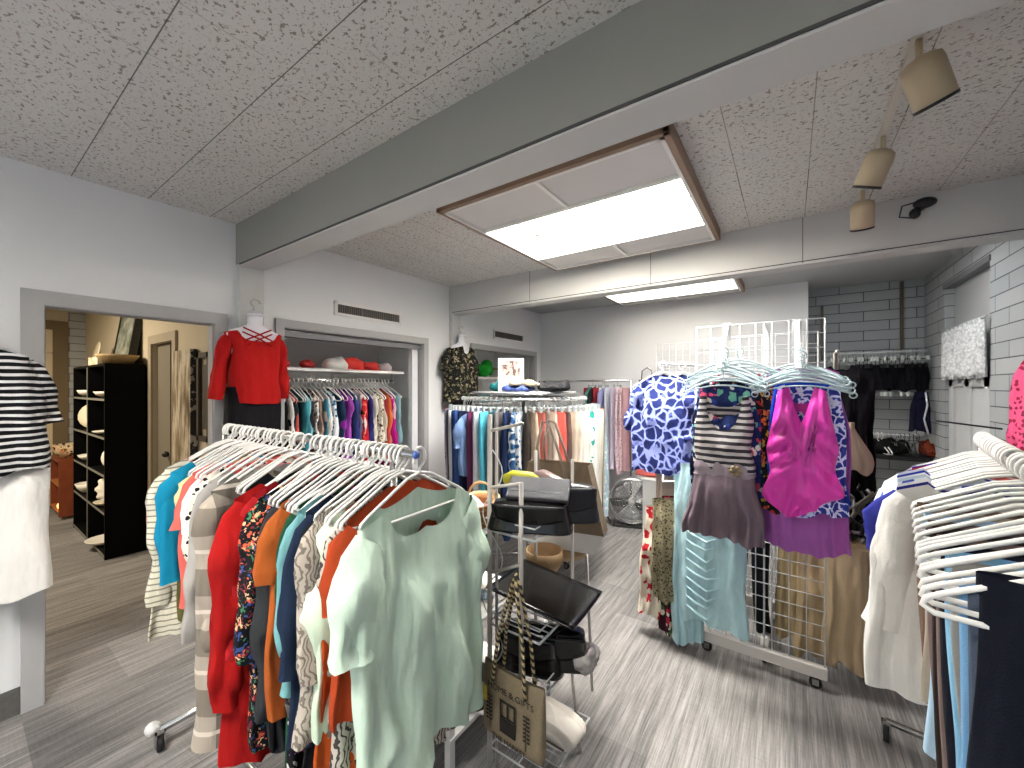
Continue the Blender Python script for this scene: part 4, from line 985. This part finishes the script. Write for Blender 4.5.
garment('skirt','fl:#e6dcc8,#c22834,#3c7a44,#c22834,#e6dcc8:17',.68,(-.68,2.68,.92),PI+.5,'long cream skirt with red roses at the left of the gridwall',w0=.1,w1=.14,th=.05,amp=.02,folds=5)
garment('skirt','sp:#8f866a,#4a4636:60',.60,(-.63,2.58,1.0),PI+.5,'olive speckled skirt in front of the rose skirt',w0=.08,w1=.1,th=.05,amp=.014)
garment('skirt','fl:#3a1a24,#c22840,#e8dccc,#4c7a44:18',.82,(-.57,2.66,1.0),PI+.3,'dark red floral skirt beside the rose skirt',w0=.1,w1=.13,th=.05,amp=.02)
garment('skirt','p:#bfb3a8',.5,(-.72,2.95,1.12),PI+.3,'pale taupe skirt under the blue blotch print blouse',w0=.07,w1=.07,th=.05,amp=.01)
garment('skirt','satin:#9fc4cc',1.0,(-.515,2.60,1.16),PI+.4,'pale blue satin skirt left of the ruched dress',w0=.07,w1=.09,th=.04,amp=.014)
hb_=thing('hook_bar','white bar holding skirts low at the left end of the gridwall','bar',(-.47,2.72,1.01)); MB().tube([(0,0,0),(-.10,-.08,.0),(-.2,-.06,-.02),(-.26,.2,0.02)],.006,8).build('bar_tube',WHITEMET,hb_)
# beige trousers right/behind
for i,(c,x,y,L,d_) in enumerate((('#94815f',.03,2.84,.60,'khaki trousers folded over the rail behind the gridwall mesh'),('#a18c6c',.125,2.80,.64,'tan folded trousers second from left behind the mesh'),('#ab977a',.25,2.76,.62,'light tan folded trousers just past the gridwall edge'),('#988565',.31,2.86,.64,'dull khaki folded trousers at the right beside the gridwall'),('#8f7d62',.36,2.96,.6,'brown khaki folded trousers farthest right beside the gridwall'))):
    garment('skirt','p:'+c,L,(x,y,.84),PI+RND.uniform(-.15,.15),d_,name='folded_trousers',w0=.085,w1=.10,th=.04,amp=.014,folds=3,hem=.02)['category']='trousers'
t=thing('low_rail','white low rail carrying khaki trousers behind the gridwall','rail',(.15,2.9,.78)); MB().tube([(-.2,0,0),(.2,.05,0)],.01,8).build('rail_tube',GREYMET,t)
for s in (-.2,.2): MB().tube([(s,.03,-.78),(s,.03,0)],.01,8).build('post',GREYMET,t)
garment('pants','p:#17181c',.7,(-.20,2.84,.85),PI,'black trousers behind the gridwall mesh left of the khakis',w=.10,th=.04,zs=-.02)
# dark jacket
jk=garment('dress','p:#0d0e13',.66,(.25,3.02,1.80),PI+.2,'black sleeveless long dress on a hanger right of the swimsuits',w0=.16,w1=.14,th=.05,amp=.02,nw=.05,nd=.05)
garment('skirt','p:#a59482',.26,(.275,2.86,1.50),PI+.2,'beige pointed scarf in front of the black dress',w0=.012,w1=.085,th=.012,amp=.003,name='beige_scarf')
garment('skirt','p:#0e0e10',.62,(.31,3.06,1.35),PI+.3,'black long skirt under the black long dress',w0=.09,w1=.11,th=.05)
JR=thing('post_hook','grey post with hook that carries the black long dress','stand',(.23,3.12,0)); MB().tube([(0,0,0),(0,0,1.8),(0,-.1,1.81)],.012,8).build('post',GREYMET,JR); MB().lathe([(0,0),(.08,0),(.08,.02),(0,.03)],n=24).build('base',BLACK,JR)
# bundle of straps/belts
bt=thing('belt_bundle','tangled bundle of black belts and straps below the black long dress','belts',(.29,2.95,.72))
rr=random.Random(4)
for i in range(9):
    m=MB(); x=rr.uniform(-.07,.09); y=rr.uniform(-.05,.05); z0=rr.uniform(.25,.35); ln=rr.uniform(.25,.45)
    m.tube([(x+.04*math.sin(k*1.1+i),y+.03*math.cos(k*.9+i),z0-ln*k/8) for k in range(9)],.012,6,rz=.3); m.build('belt',simple('belt%d'%(i%3),('#101012','#1c1a1a','#5c584f')[i%3],.4),bt)
# ---- alcove: wall rails with hangers ----
def wallrail(z,x0,x1,n,mode,label):
    t=thing('wall_rail',label,'rail',((x0+x1)/2,5.45,z)); w=(x1-x0)/2
    MB().tube([(-w,0,0),(w,0,0)],.011,8).build('rail_tube',WHITEMET,t)
    for s in (-w+.05,w-.05): MB().tube([(s,0,0),(s,.24,0)],.008,6).build('bracket',WHITEMET,t)
cw=simple('clip_clear','#cfd6d0',.2); cy=simple('clip_yellowish','#b9b98e',.3); cd=simple('clip_black','#121214',.4)
mdat={}
for nm,mm in (('w',cw),('y',cy),('d',cd)):
    k=clip_mb().build('t',mm); mdat[nm]=k.data; bpy.data.objects.remove(k)
wallrail(1.95,.30,1.09,0,'','upper white rail on the block wall crowded with clear hangers')
wallrail(1.60,.50,1.09,0,'','middle white rail on the block wall with pale clip hangers')
wallrail(1.12,.55,1.09,0,'','lower white rail on the block wall with white hangers')
for i in range(26): hang(mdat['w'],(.33+i*.028,5.45,1.95),(0,0,PI/2+RND.uniform(-.5,.5)),'clear clip hanger on the upper alcove rail','hangers on the upper alcove rail')
for i in range(16): hang(mdat['d'],(.56+i*.03,5.40,1.88),(0,0,PI/2+RND.uniform(-.5,.5)),'black clip hanger below the upper alcove rail','black hangers under the upper alcove rail')
for i in range(18):
    hang(mdat['y' if i<7 else 'w'],(.53+i*.026,5.45,1.60),(0,0,PI/2+RND.uniform(-.6,.6)),'yellowish clip hanger at the left of the middle alcove rail' if i<7 else 'pale clip hanger at the right of the middle alcove rail','yellowish hangers on the middle alcove rail' if i<7 else 'pale hangers on the middle alcove rail')
for i in range(14): hang(hme if i<6 else (hchrome if i<9 else hblack),(.60+i*.033,5.45,1.12),(0,0,PI/2+RND.uniform(-.3,.3)),'white tube hanger on the lower alcove rail' if i<6 else 'thin metal hanger on the lower alcove rail' if i<9 else 'black hanger on the lower alcove rail','white hangers on the lower alcove rail' if i<6 else 'metal hangers on the lower alcove rail' if i<9 else 'black hangers on the lower alcove rail')
lst=[('p:#0c0c0e','black lace camisole'),('p:#131318','black slip'),('p:#0f1014','black bra top'),('p:#16161a','black lace top')]
for i,(s_,d_) in enumerate(lst): garment('tank',s_,.30,(.62+i*.13,5.38,1.93),.2+.3*(i%2),f'{d_} on the upper alcove rail, '+('left end' if i==0 else f'right of the {lst[i-1][1]}'),w0=.09,w1=.1,th=.02,zs=-.06)
garment('tank','p:#14122a',.42,(1.02,5.30,1.66),PI+.2,'dark navy camisole with white ties at the right of the middle alcove rail',w0=.05,w1=.07,th=.03)
o=MB().tube([(0,0,0),(.01,-.01,-.12),(-.01,0,-.25),(.02,0,-.4)],.007,6).build('hanging_ribbon',fab('p:#d8d8e0')); o.location=(1.04,5.25,1.55); tag(o,'white ribbon hanging beside the dark navy camisole','ribbon')
for i,(s_,d_) in enumerate((('p:#100f12','black garments lying on the low ledge under the alcove rails'),('p:#7a3420','rust coloured garment at the right end of the alcove ledge'))):
    folded(.75+.35*i,5.45,.93,.45 if i==0 else .12,.3,.12,s_,d_)
o=MB().box(.3,1.1,5.3,5.69,.89,.93).build('alcove_ledge',BLACK); tag(o,'black low ledge under the alcove hanger rails','ledge')
for x,a,b,l in ((.95,1.95,2.69,'tall brown metal wall strip above the alcove rail'),(.30,1.9,2.51,'short brown metal wall strip left in the alcove')):
    o=MB().box(x-.012,x+.012,5.665,5.70,a,b).build('wall_strip',simple('bronze_strip','#5d5348',.5,.3)); tag(o,l,'shelf strip')
# lace curtain
lc=NT('white_lace'); co=lc.coord(); v=lc.n('ShaderNodeTexVoronoi'); v.inputs['Scale'].default_value=45; lc.link(co,v.inputs[0]); lc.col(lc.mix(v.outputs['Distance'],hexc('#f2f2f2'),hexc('#a9acae'))); lc.set(Roughness=.9); lc.bump(v.outputs['Distance'],.8,.01)
cu=thing('lace_valance','short white lace curtain hanging over the right wall door','curtain',(XR-.03,4.53,2.08))
def fn(u,v):
    y=-.46+.92*u; z=-.40*v-.02*v*abs(math.sin(u*PI*5)); return Vector((.02*math.sin(u*60)*(.4+.6*v),y,z))
MB().grid(fn,120,10).build('lace_cloth',lc.m,cu,sol=.003); MB().tube([(0,-.48,0),(0,.48,0)],.008,8).build('curtain_rod',WHITEMET,cu)
# pink dotted garment on right wall
garment('dress','sp:#dc5580,#8c1f3c:42',.68,(.965,2.86,1.93),PI/2+.1,'hot pink dress with dark dots on the right wall',w0=.13,w1=.2,th=.06,nw=.05)
hang(hme,(.965,2.86,1.93),(0,0,PI/2),'white hanger holding the hot pink dotted dress',None)
o=MB().tube([(0,0,0),(.19,0,.03)],.006,8).build('wall_hook',CHROME); o.location=(.965,2.86,1.915); tag(o,'chrome wall hook above the hot pink dotted dress','hook')
o=MB().tube([(0,0,0),(-.3,-.02,.04)],.006,8).build('wall_hook',BLACK); o.location=(1.12,3.9,1.33); tag(o,'black wall hook beyond the right hand rack','hook')
# gray bag, coral bag, heater near back
def handbag(loc,rz,w,h,d,spec_m,label,handle=.12,name='handbag',hm=None,flap=True):
    t=thing(name,label,'bag',loc,rz); m=MB()
    def g(a,v):
        q=2*PI*a; c,s=math.cos(q),math.sin(q); k=1-.18*v; e=sm(min(1,(1-v)*12))*sm(min(1,v*12+.35))
        return Vector((sg(c)*abs(c)**.4*w/2*k*(.0+e),sg(s)*abs(s)**.5*d/2*(1-.5*v)*e,h*v))
    m.grid(g,40,16,True); m.build('bag_body',spec_m,t)
    if handle: MB().tube([(-w*.3,0,h*.93),(-w*.27,0,h+handle*.7),(0,0,h+handle),(w*.27,0,h+handle*.7),(w*.3,0,h*.93)],.008,8).build('strap',hm or spec_m,t)
    if flap: MB().grid(lambda u,v:Vector((-w*.4+w*.8*u,-d/2*(1-.3*v)-.006+ .0*v,h*(.96-.45*v)-.03*math.sin(PI*u)*v)),10,6).build('flap',spec_m,t,sol=.006)
    return t
handbag((-1.45,5.0,1.50),0,.22,.2,.1,simple('grey_leather','#77757a',.5),'grey handbag hanging at the left of the back gridwall',.14)
o=MB().tube([(0,.1,0),(0,-.05,0)],.006,6).build('grid_hook',WHITEMET); o.location=(-1.45,5.05,1.84); tag(o,'white hook above the grey handbag','hook')
handbag((-1.25,4.45,.62),.3,.32,.26,.14,fab('p:#c4605a'),'coral red fabric bag beside the silver fan',.16,hm=simple('gold_strap','#b08a3c',.4,.4))
t=thing('white_cabinet','low white cabinet under the coral bag beside the fan','cabinet',(-1.13,4.5,0)); MB().box(-.18,.18,-.15,.15,0,.6).build('cabinet_body',simple('cab_grey','#b9bbb9',.5),t,bev=.005); MB().box(-.19,.19,-.16,.16,.6,.62).build('top_board',WHITEP,t)

# ---- white tiered shelving behind front rack ----
T=thing('white_shelf_table','white three tier display shelf behind the front rack','shelf',(-1.45,1.47,0))
for z in (.16,.56,.95): MB().box(-.32,.32,-.29,.29,z-.02,z).build('shelf_board',WHITEP,T,bev=.003)
for sx in (-.3,.3):
    for sy in (-.27,.27): MB().box(sx-.015,sx+.015,sy-.015,sy+.015,0,.95).build('leg',WHITEP,T)
wk=simple('wicker_orange','#a8713f',.8,0,.35,60,.6); wk2=simple('wicker_light','#c8a87a',.8,0,.3,60,.6)
def basket(loc,r,h,m,label,handle=False):
    t=thing('wicker_basket',label,'basket',loc); b=MB()
    b.lathe([(0,.006),(r*.78,0),(r*.92,h*.5),(r,h),(r*1.04,h+.008),(r*1.0,h+.014),(r*.93,h),(r*.85,h*.5),(r*.72,.012),(0,.012)],n=28); b.build('basket_body',m,t)
    ring=MB()
    for k in range(5): z=h*(k+.5)/5; rr_=r*(.8+.2*(k+.5)/5)+.004; ring.tube([(rr_*math.cos(2*PI*i/28),rr_*math.sin(2*PI*i/28),z) for i in range(28)],.006,5,closed=True)
    ring.build('woven_band',m,t)
    if handle: MB().tube([(r*math.cos(a),0,h+r*.9*math.sin(a)) for a in [PI*i/12 for i in range(13)]],.007,6).build('handle',m,t)
    return t
basket((-1.24,1.43,.95),.115,.1,wk,'round orange brown wicker basket with pink cloth, behind the mint top')
folded(-1.24,1.43,1.01,.15,.13,.06,'p:#e4c4c4','pink cloth heaped inside the orange brown wicker basket')
basket((-1.32,1.62,.95),.09,.07,wk2,'small pale wicker basket behind the orange brown basket',True)
handbag((-1.30,1.22,.95),.2,.3,.26,.1,simple('black_leather','#0e0e10',.35),'black handbag on the white shelf behind the front rack',.0)
t=thing('white_cup','white cup on the middle tier of the white shelf','cup',(-1.18,1.32,.56)); MB().lathe([(0,0),(.035,0),(.05,.1),(.046,.1),(.03,.01),(0,.01)],n=20).build('cup_body',WHITEP,t)
def shoe(loc,rz,h,label,c='#1d2c4c'):
    t=thing('shoe',label,'shoe',loc,rz); m=MB()
    def g(a,v):
        q=2*PI*a; x=-.12+.24*v; w=.035+.012*math.sin(v*PI*1.1); ht=(.075-.05*sm(v*1.3)) if v<.95 else .02
        e=sm(min(1,v*8+.2))*sm(min(1,(1-v)*7+.15))
        return Vector((x,math.cos(q)*w*e,.012+max(0,math.sin(q))*ht*e-.006*(math.sin(q)<0)))
    m.grid(g,18,16,True); m.build('upper',simple('shoe'+c,c,.5),t)
    MB().box(-.12,.115,-.04,.04,0,.012).build('sole',WHITEP,t,bev=.008)
shoe((-1.22,1.24,.56),.5,0,'navy shoe on the middle tier of the white shelf'); shoe((-1.30,1.5,.56),.4,0,'pale blue shoe on the middle tier of the white shelf','#8aa4b8')
shoe((-1.24,1.55,.16),.4,0,'grey shoe on the bottom tier of the white shelf','#55585c'); shoe((-1.22,1.36,.16),.3,0,'black shoe on the bottom tier of the white shelf','#18181a')
folded(-1.45,1.25,.16,.3,.25,.18,'p:#17181c','black folded clothing on the bottom tier of the white shelf')
# ---- wire cart ----
U=thing('wire_display_cart','grey wire tiered display rack holding purses in the middle','rack',(-.89,1.43,0))
px0,px1,py0,py1=-.09,.07,-.18,.17
MB().tube([(px0,py0,0),(px0,py0,1.49)],.010,8).build('post',GREYMET,U)
MB().tube([(px0,py0+.045,0),(px0,py0+.045,1.42)],.006,8).build('post',GREYMET,U)
MB().tube([(px1-.01,py0,.44),(px1-.01,py0,1.24)],.009,8).build('post',GREYMET,U)
MB().tube([(px0,py1,0),(px0,py1,1.30)],.008,8).build('post',GREYMET,U)
MB().tube([(.14,py1,.0),(px1+.03,py1,.3),(px1+.03,py1,1.28)],.007,8).build('post',GREYMET,U)
for p_ in ([(px0,py0,1.425),(px1-.02,py0+.03,1.46)],[(px0,py0,1.06),(px0,py1,1.06)],[(px0,py0,.86),(px1-.01,py0,.93)],[(px0,py0,1.2),(px1-.01,py0,1.235)]): MB().tube(p_,.0065,8).build('cross_bar',GREYMET,U)
# scroll wire
sw=MB(); sw.tube([(px0+.01+.05*math.sin(i*.55),py0+.005,1.35-i*.03) for i in range(30)],.0025,5); sw.build('scroll_wire',WHITEMET,U)
for z,xa,xb in ((1.03,-.11,.12),(.66,-.10,.14),(.46,-.1,.15),(.17,-.09,.18)):
    w=MB(); w.tube([(xa,py0,z),(xb,py0,z),(xb,py1,z),(xa,py1,z)],.005,6,closed=True)
    if z>.3: w.tube([(xa,py0,z+.045),(xb,py0,z+.045),(xb,py1,z+.045),(xa,py1,z+.045)],.003,6,closed=True)
    for i in range(1,9): y=py0+(py1-py0)*i/9; w.tube([(xa,y,z),(xb,y,z)],.0028,5)
    if z<.3:
        w.tube([((xa+xb)/2,py0,z),((xa+xb)/2,py1,z)],.003,5)
    w.build('wire_shelf',WHITEMET,U)
blk=NT('black_gloss_leather').col(hexc('#0b0b0d')).set(Roughness=.22).m
gt=simple('silver_glitter','#4b4c50',.5,.3,.6,160,.6)
# tray
t=thing('black_tray','shiny black rectangular tray lying across the wire rack','tray',(-.83,1.44,.755),0.05)
M=Matrix.Rotation(.06,4,'Y'); m=MB()
def fn(u,v): x=-.19+.38*u; y=-.165+.31*v; return Vector((x,y,.0+.006*abs(2*v-1)**3-.05*(u-.5)))
m.grid(fn,16,12); m.build('tray_body',blk,t,sol=.006)
# purses on top tier
p=thing('clutch_purse','silver glitter clutch with black flap on the top wire tier','purse',(-.83,1.40,1.15),.35); p.rotation_euler=(.42,0,.35)
m=MB(); m.box(-.13,.12,-.06,.06,0,.06); m.build('clutch_body',blk,p,bev=.02); m=MB(); m.box(-.13,.12,-.065,.05,.045,.065,M=Matrix.Rotation(.15,4,'X')); m.build('glitter_flap',gt,p,bev=.006)
handbag((-.84,1.33,1.04),.4,.34,.12,.16,blk,'glossy black purse under the glitter clutch on the top tier',.0)
handbag((-.76,1.50,1.04),.6,.26,.16,.14,simple('navy_black','#14151d',.3),'dark navy purse beside the glitter clutch on the top tier',.0)
p=thing('rolled_purse','mauve metallic clutch behind the glitter clutch','purse',(-.86,1.52,1.18),-.5); MB().tube([(-.13,0,0),(-.06,0,.01),(.08,0,.0),(.13,0,-.02)],[.025,.04,.038,.02],12).build('clutch_body',simple('mauve_metal','#8c7878',.35,.5),p)
p=thing('yellow_pouch','bright yellow green pouch at the left of the top tier','purse',(-.95,1.42,1.20),.3); MB().tube([(-.07,0,0),(-.03,0,.008),(.05,0,.005),(.08,0,0)],[.02,.034,.034,.02],12).build('pouch_body',simple('yellow_green','#b0b01e',.5),p)
# large brown structured tote behind
p=thing('brown_tote','large tan and white structured tote behind the purses','bag',(-.99,1.88,.76),.2)
def tr(z): return .2+.06*(1-abs(z-.1))
m=MB(); m.add([(-.21,-.05,.1),(.23,-.05,.1),(.23,.05,.1),(-.21,.05,.1),(-.17,-.05,.44),(.15,-.05,.44),(.15,.05,.44),(-.17,.05,.44)],[(0,1,5,4),(1,2,6,5),(2,3,7,6),(3,0,4,7),(0,3,2,1)]); m.build('bag_body',fab('sw:#7e705c,#6c6050:90'),p,sol=.006)
m=MB(); m.add([(-.21,-.05,.1),(.23,-.05,.1),(.23,.05,.1),(-.21,.05,.1),(-.17,-.045,0),(.18,-.045,0),(.18,.045,0),(-.17,.045,0)],[(0,4,5,1),(1,5,6,2),(2,6,7,3),(3,7,4,0),(4,7,6,5)]); m.build('bag_base',simple('white_leather','#d2cfca',.5),p,sol=.004)
for y in (-.052,.052): MB().tube([(-.1,y,.36),(-.12,y,.52),(-.09,y,.66),(-.05,y,.64),(.0,y,.5),(.04,y,.36)],.008,6).build('handle',simple('taupe_strap','#8b7e72',.5),p)
t=thing('small_table','small wooden stool under the large tan tote','stool',(-.99,1.9,0),.45); MB().lathe([(0,.72),(.12,.72),(.12,.745),(0,.745)],n=24).build('top',simple('stool_wood','#b09468',.5),t)
for i in range(3): a=i*2.1; MB().tube([(.12*math.cos(a),.12*math.sin(a),.72),(.15*math.cos(a),.15*math.sin(a),0)],.008,6).build('leg',GREYMET,t)
o=MB().lathe([(0,0),(.06,.0),(.09,.06),(.09,.11),(.085,.11),(.08,.06),(0,.01)],n=24).build('straw_bag',simple('straw_brown','#8f7350',.8,0,.2,50,.5)); o.location=(-.98,1.68,.70); tag(o,'tan straw bowl shaped bag behind the black tray','bag')
# purses in basket tier
handbag((-.86,1.37,.47),.3,.28,.17,.16,blk,'crumpled black purse in the lower wire basket',.0)
handbag((-.76,1.42,.49),.5,.24,.15,.14,simple('black_patent','#131315',.18),'black patent purse in the lower wire basket right of the crumpled one',.0)
p=thing('clear_plastic_bag','crumpled grey plastic bag at the right of the lower wire basket','plastic bag',(-.66,1.46,.46)); m=MB()
m.ball((0,0,.07),(.05,.07,.045),44,28,lambda q:q*(1+.28*mno.noise(q*34)+.12*mno.noise(q*90))); m.build('bag_body',simple('grey_film','#9a9592',.25,.1),p)
# white handbag bottom
p=thing('white_handbag','white pleated handbag lying on the bottom wire shelf','bag',(-.795,1.45,.18),-.15); m=MB()
m.ball((0,0,.032),(.115,.09,.032),44,16,lambda q:Vector((sg(q.x)*abs(q.x/.13)**.6*.13,sg(q.y)*abs(q.y/.10)**.6*.10,q.z+.008*math.sin(q.y*150)*(q.z>0)))); m.build('bag_body',simple('cream_leather','#d9d2c6',.5),p)
MB().tube([(-.11,-.09,.045),(0,-.104,.045),(.11,-.09,.045)],.004,5).build('zip',simple('zip_dark','#5a5046',.5),p)
# tote bag hanging off the rack, with writing
tote=thing('jute_tote_bag','brown jute tote with printed window and stems hanging on the wire rack','bag',(-.775,1.12,.86),math.radians(-3))
jm=simple('jute','#82745c',.9,0,.22,160,.5)
m=MB()
def fn(a,v):
    q=2*PI*a; c,s=math.cos(q),math.sin(q); w=.128*(1-.02*v); x=sg(c)*abs(c)**.5*w; e=1 if v<.9 else 1-sm((v-.9)/.1)*.6
    return Vector((x*(1 if v<.93 else 1-.06*(v-.93)/.07),(.026*v**.5+.006)*sg(s)*abs(s)**.5*e,-.25*v-.235-.012*(1-(x/.13)**2)*(1-v)))
m.grid(fn,44,18,True); m.build('bag_body',jm,tote)
rope=NT('twisted_rope'); co=rope.coord(); X=rope.xyz(co); rope.col(rope.ramp(rope.math('FRACT',rope.math('MULTIPLY',rope.math('ADD',X[2],X[0]),45)),[(0,hexc('#b09c72')),(.5,hexc('#1d1a16'))],True)); rope.set(Roughness=.9)
for y in (-.028,.028): MB().tube([(-.07,y,-.28),(-.065,y,-.24),(-.05,y*.8,-.12),(.0,y*.4,.06),(.01,y*.1,.10),(.02,y*.4,.06),(.055,y*.8,-.12),(.065,y,-.24),(.07,y,-.28)],.0065,8).build('rope_handle',rope.m,tote)
ink=simple('black_ink','#1d1813',.8)
def onb(x,z): return Matrix.Translation((x,-.0345,z))@Matrix.Rotation(PI/2,4,'X')
place_text('HOME & GIFTS',.030,ink,tote,'printed_title',onb(.01,-.300))
place_text('THE MARKET',.024,ink,tote,'printed_caption',onb(.005,-.465))
m=MB()
for (a,b,c_,d_) in ((-.03,.03,-.215,-.205),(-.03,-.024,-.345,-.205),(.024,.03,-.345,-.205),(-.03,.03,-.345,-.337),(-.003,.003,-.345,-.205),(-.03,.03,-.28,-.272)): m.box(a,b,-.0352,-.0335,c_,d_)
m.box(-.027,-.004,-.0350,-.0335,-.335,-.285); m.box(.004,.027,-.0350,-.0335,-.335,-.285); m.v=[(x*1.1,y,(z+.275)*.78-.375) for x,y,z in m.v]; m.build('printed_window',ink,tote)
for s in (-1,1):
    m=MB(); m.tube([(s*.075,-.0355,-.44),(s*.08,-.0355,-.325)],.0015,5)
    for k in range(7):
        z=-.33-k*.013
        for q in (-1,1): m.box(s*.079+q*.008-.005,s*.079+q*.008+.005,-.0362,-.035,z-.003,z+.003,M=None)
    m.build('printed_stem',ink,tote)
m=MB(); m.box(-.105,-.088,-.039,-.036,-.35,-.30); m.build('yellow_tag',simple('tag_yellow','#c8b03c',.6),tote)

# ---- track light ----
TK=thing('track_light','ceiling track with three cream cylinder spotlights near the right wall','spotlight',(.33,2.3,C))
crm=simple('cream_metal','#b9a98c',.45,0,.04); 
MB().box(-.012,.012,-.62,.75,-.025,0).build('track',simple('track_white','#c9c4b8',.4),TK)
MB().box(-.05,.05,-.72,-.6,-.035,0).build('ceiling_plate',simple('flaked_plate','#c2b89f',.8,0,.2,30),TK)
lens_m=simple('spot_dark','#1a1a1a',.5)
for (y,dx,dy,dz,dp) in ((-.56,.13,.23,-1,.0),(.02,-.12,.2,-1,.0),(.60,.01,.24,-1,.0)):
    d_=Vector((dx*3,dy*2,dz)).normalized(); q=d_.to_track_quat('Z','Y').to_matrix().to_4x4(); base=Vector((0,y,-.085))
    s=MB().lathe([(0,-.005),(.03,0),(.048,.012),(.052,.03),(.052,.15),(.048,.15),(.046,.12),(0,.11)],base,26,q).build('lamp_can',crm,TK)
    MB().lathe([(.053,.142),(.053,.152),(.040,.152),(.040,.145)],base,26,q).build('rim',lens_m,s)
    MB().lathe([(0,.125),(.038,.125),(.038,.13),(0,.135)],base,20,q).build('bulb',simple('bulb_white','#d8d4c8',.3),s)
    MB().tube([(0,y,-.03),(0,y,-.09)],.009,8).build('stem',crm,s)
# camera on the far beam
t=thing('security_camera','small black camera with cable on the far beam','camera',(.62,3.215,2.63))
MB().tube([(0,0,0),(0,-.05,.0)],.02,12).build('mount',BLACK,t); MB().ball((.0,-.07,.0),(.05,.03,.03)).build('camera_body',BLACK,t); MB().ball((-.04,-.07,-.05),(.025,.02,.03)).build('lens_head',BLACK,t)
MB().tube([(-.03,-.05,.02),(-.09,-.05,.01),(-.1,-.05,-.05),(-.05,-.06,-.07)],.004,6).build('cable',BLACK,t)

# ------------------------------------------------------------------ lights
def area(name,loc,size,sy,power,color,rot=(0,0,0),spread=None):
    l=bpy.data.lights.new(name,'AREA'); l.shape='RECTANGLE'; l.size=size; l.size_y=sy; l.energy=power; l.color=color
    o=bpy.data.objects.new(name,l); o.location=loc; o.rotation_euler=rot; COL.objects.link(o)
    return o
area('skylight_lamp',(-1.06,2.44,C+.33),1.2,.62,92,(1,.98,.95))
area('skylight_lamp',(-1.08,4.56,C+.33),1.2,.40,17,(1,.98,.95))
area('skylight_lamp',(-1.06,-.775,C+.33),1.2,.6,74,(1,.98,.95))  # fill from the added skylight behind the camera
area('window_daylight',(-2.0,Y0-.2,1.5),1.6,1.5,54,(1,.995,.985),(-PI/2,0,0))  # frontal fill through the added windows behind the camera
area('window_daylight',(0,Y0-.2,1.5),1.6,1.5,54,(1,.995,.985),(-PI/2,0,0))
area('next_room_lamp',(-5.6,-.3,C-.05),1.0,.6,55,(1,.86,.68))
L2=thing('ceiling_light','white fluorescent ceiling fixture hidden behind the far beam by the alcove','ceiling light',(.25,4.05,C))  # unseen fixture added to brighten the alcove side
MB().box(-.45,.45,-.12,.12,-.05,0).build('housing',WHITEP,L2,bev=.005); MB().box(-.43,.43,-.10,.10,-.065,-.05).build('diffuser',emis('tube_glow','#fffaf0',3),L2)
area('fluorescent_lamp',(.25,4.05,C-.07),.85,.2,7,(.95,.98,1))  # area lamp of the added alcove fixture
w=bpy.data.worlds.new('World'); sc.world=w; w.use_nodes=True; w.node_tree.nodes['Background'].inputs[0].default_value=(.75,.85,1,1); w.node_tree.nodes['Background'].inputs[1].default_value=.8
# ------------------------------------------------------------------ camera
cam=bpy.data.cameras.new('Camera'); cam.lens=398/1024*36; cam.sensor_width=36; cam.shift_y=3/1024; cam.clip_start=.02
co=bpy.data.objects.new('Camera',cam); COL.objects.link(co); co.location=(0,0,1.6); co.rotation_euler=(PI/2,0,math.radians(34.9)); sc.camera=co
vs=sc.view_settings; vs.view_transform='Standard'; vs.look='None'; vs.gamma=1; vs.exposure=.78; vs.use_curve_mapping=False
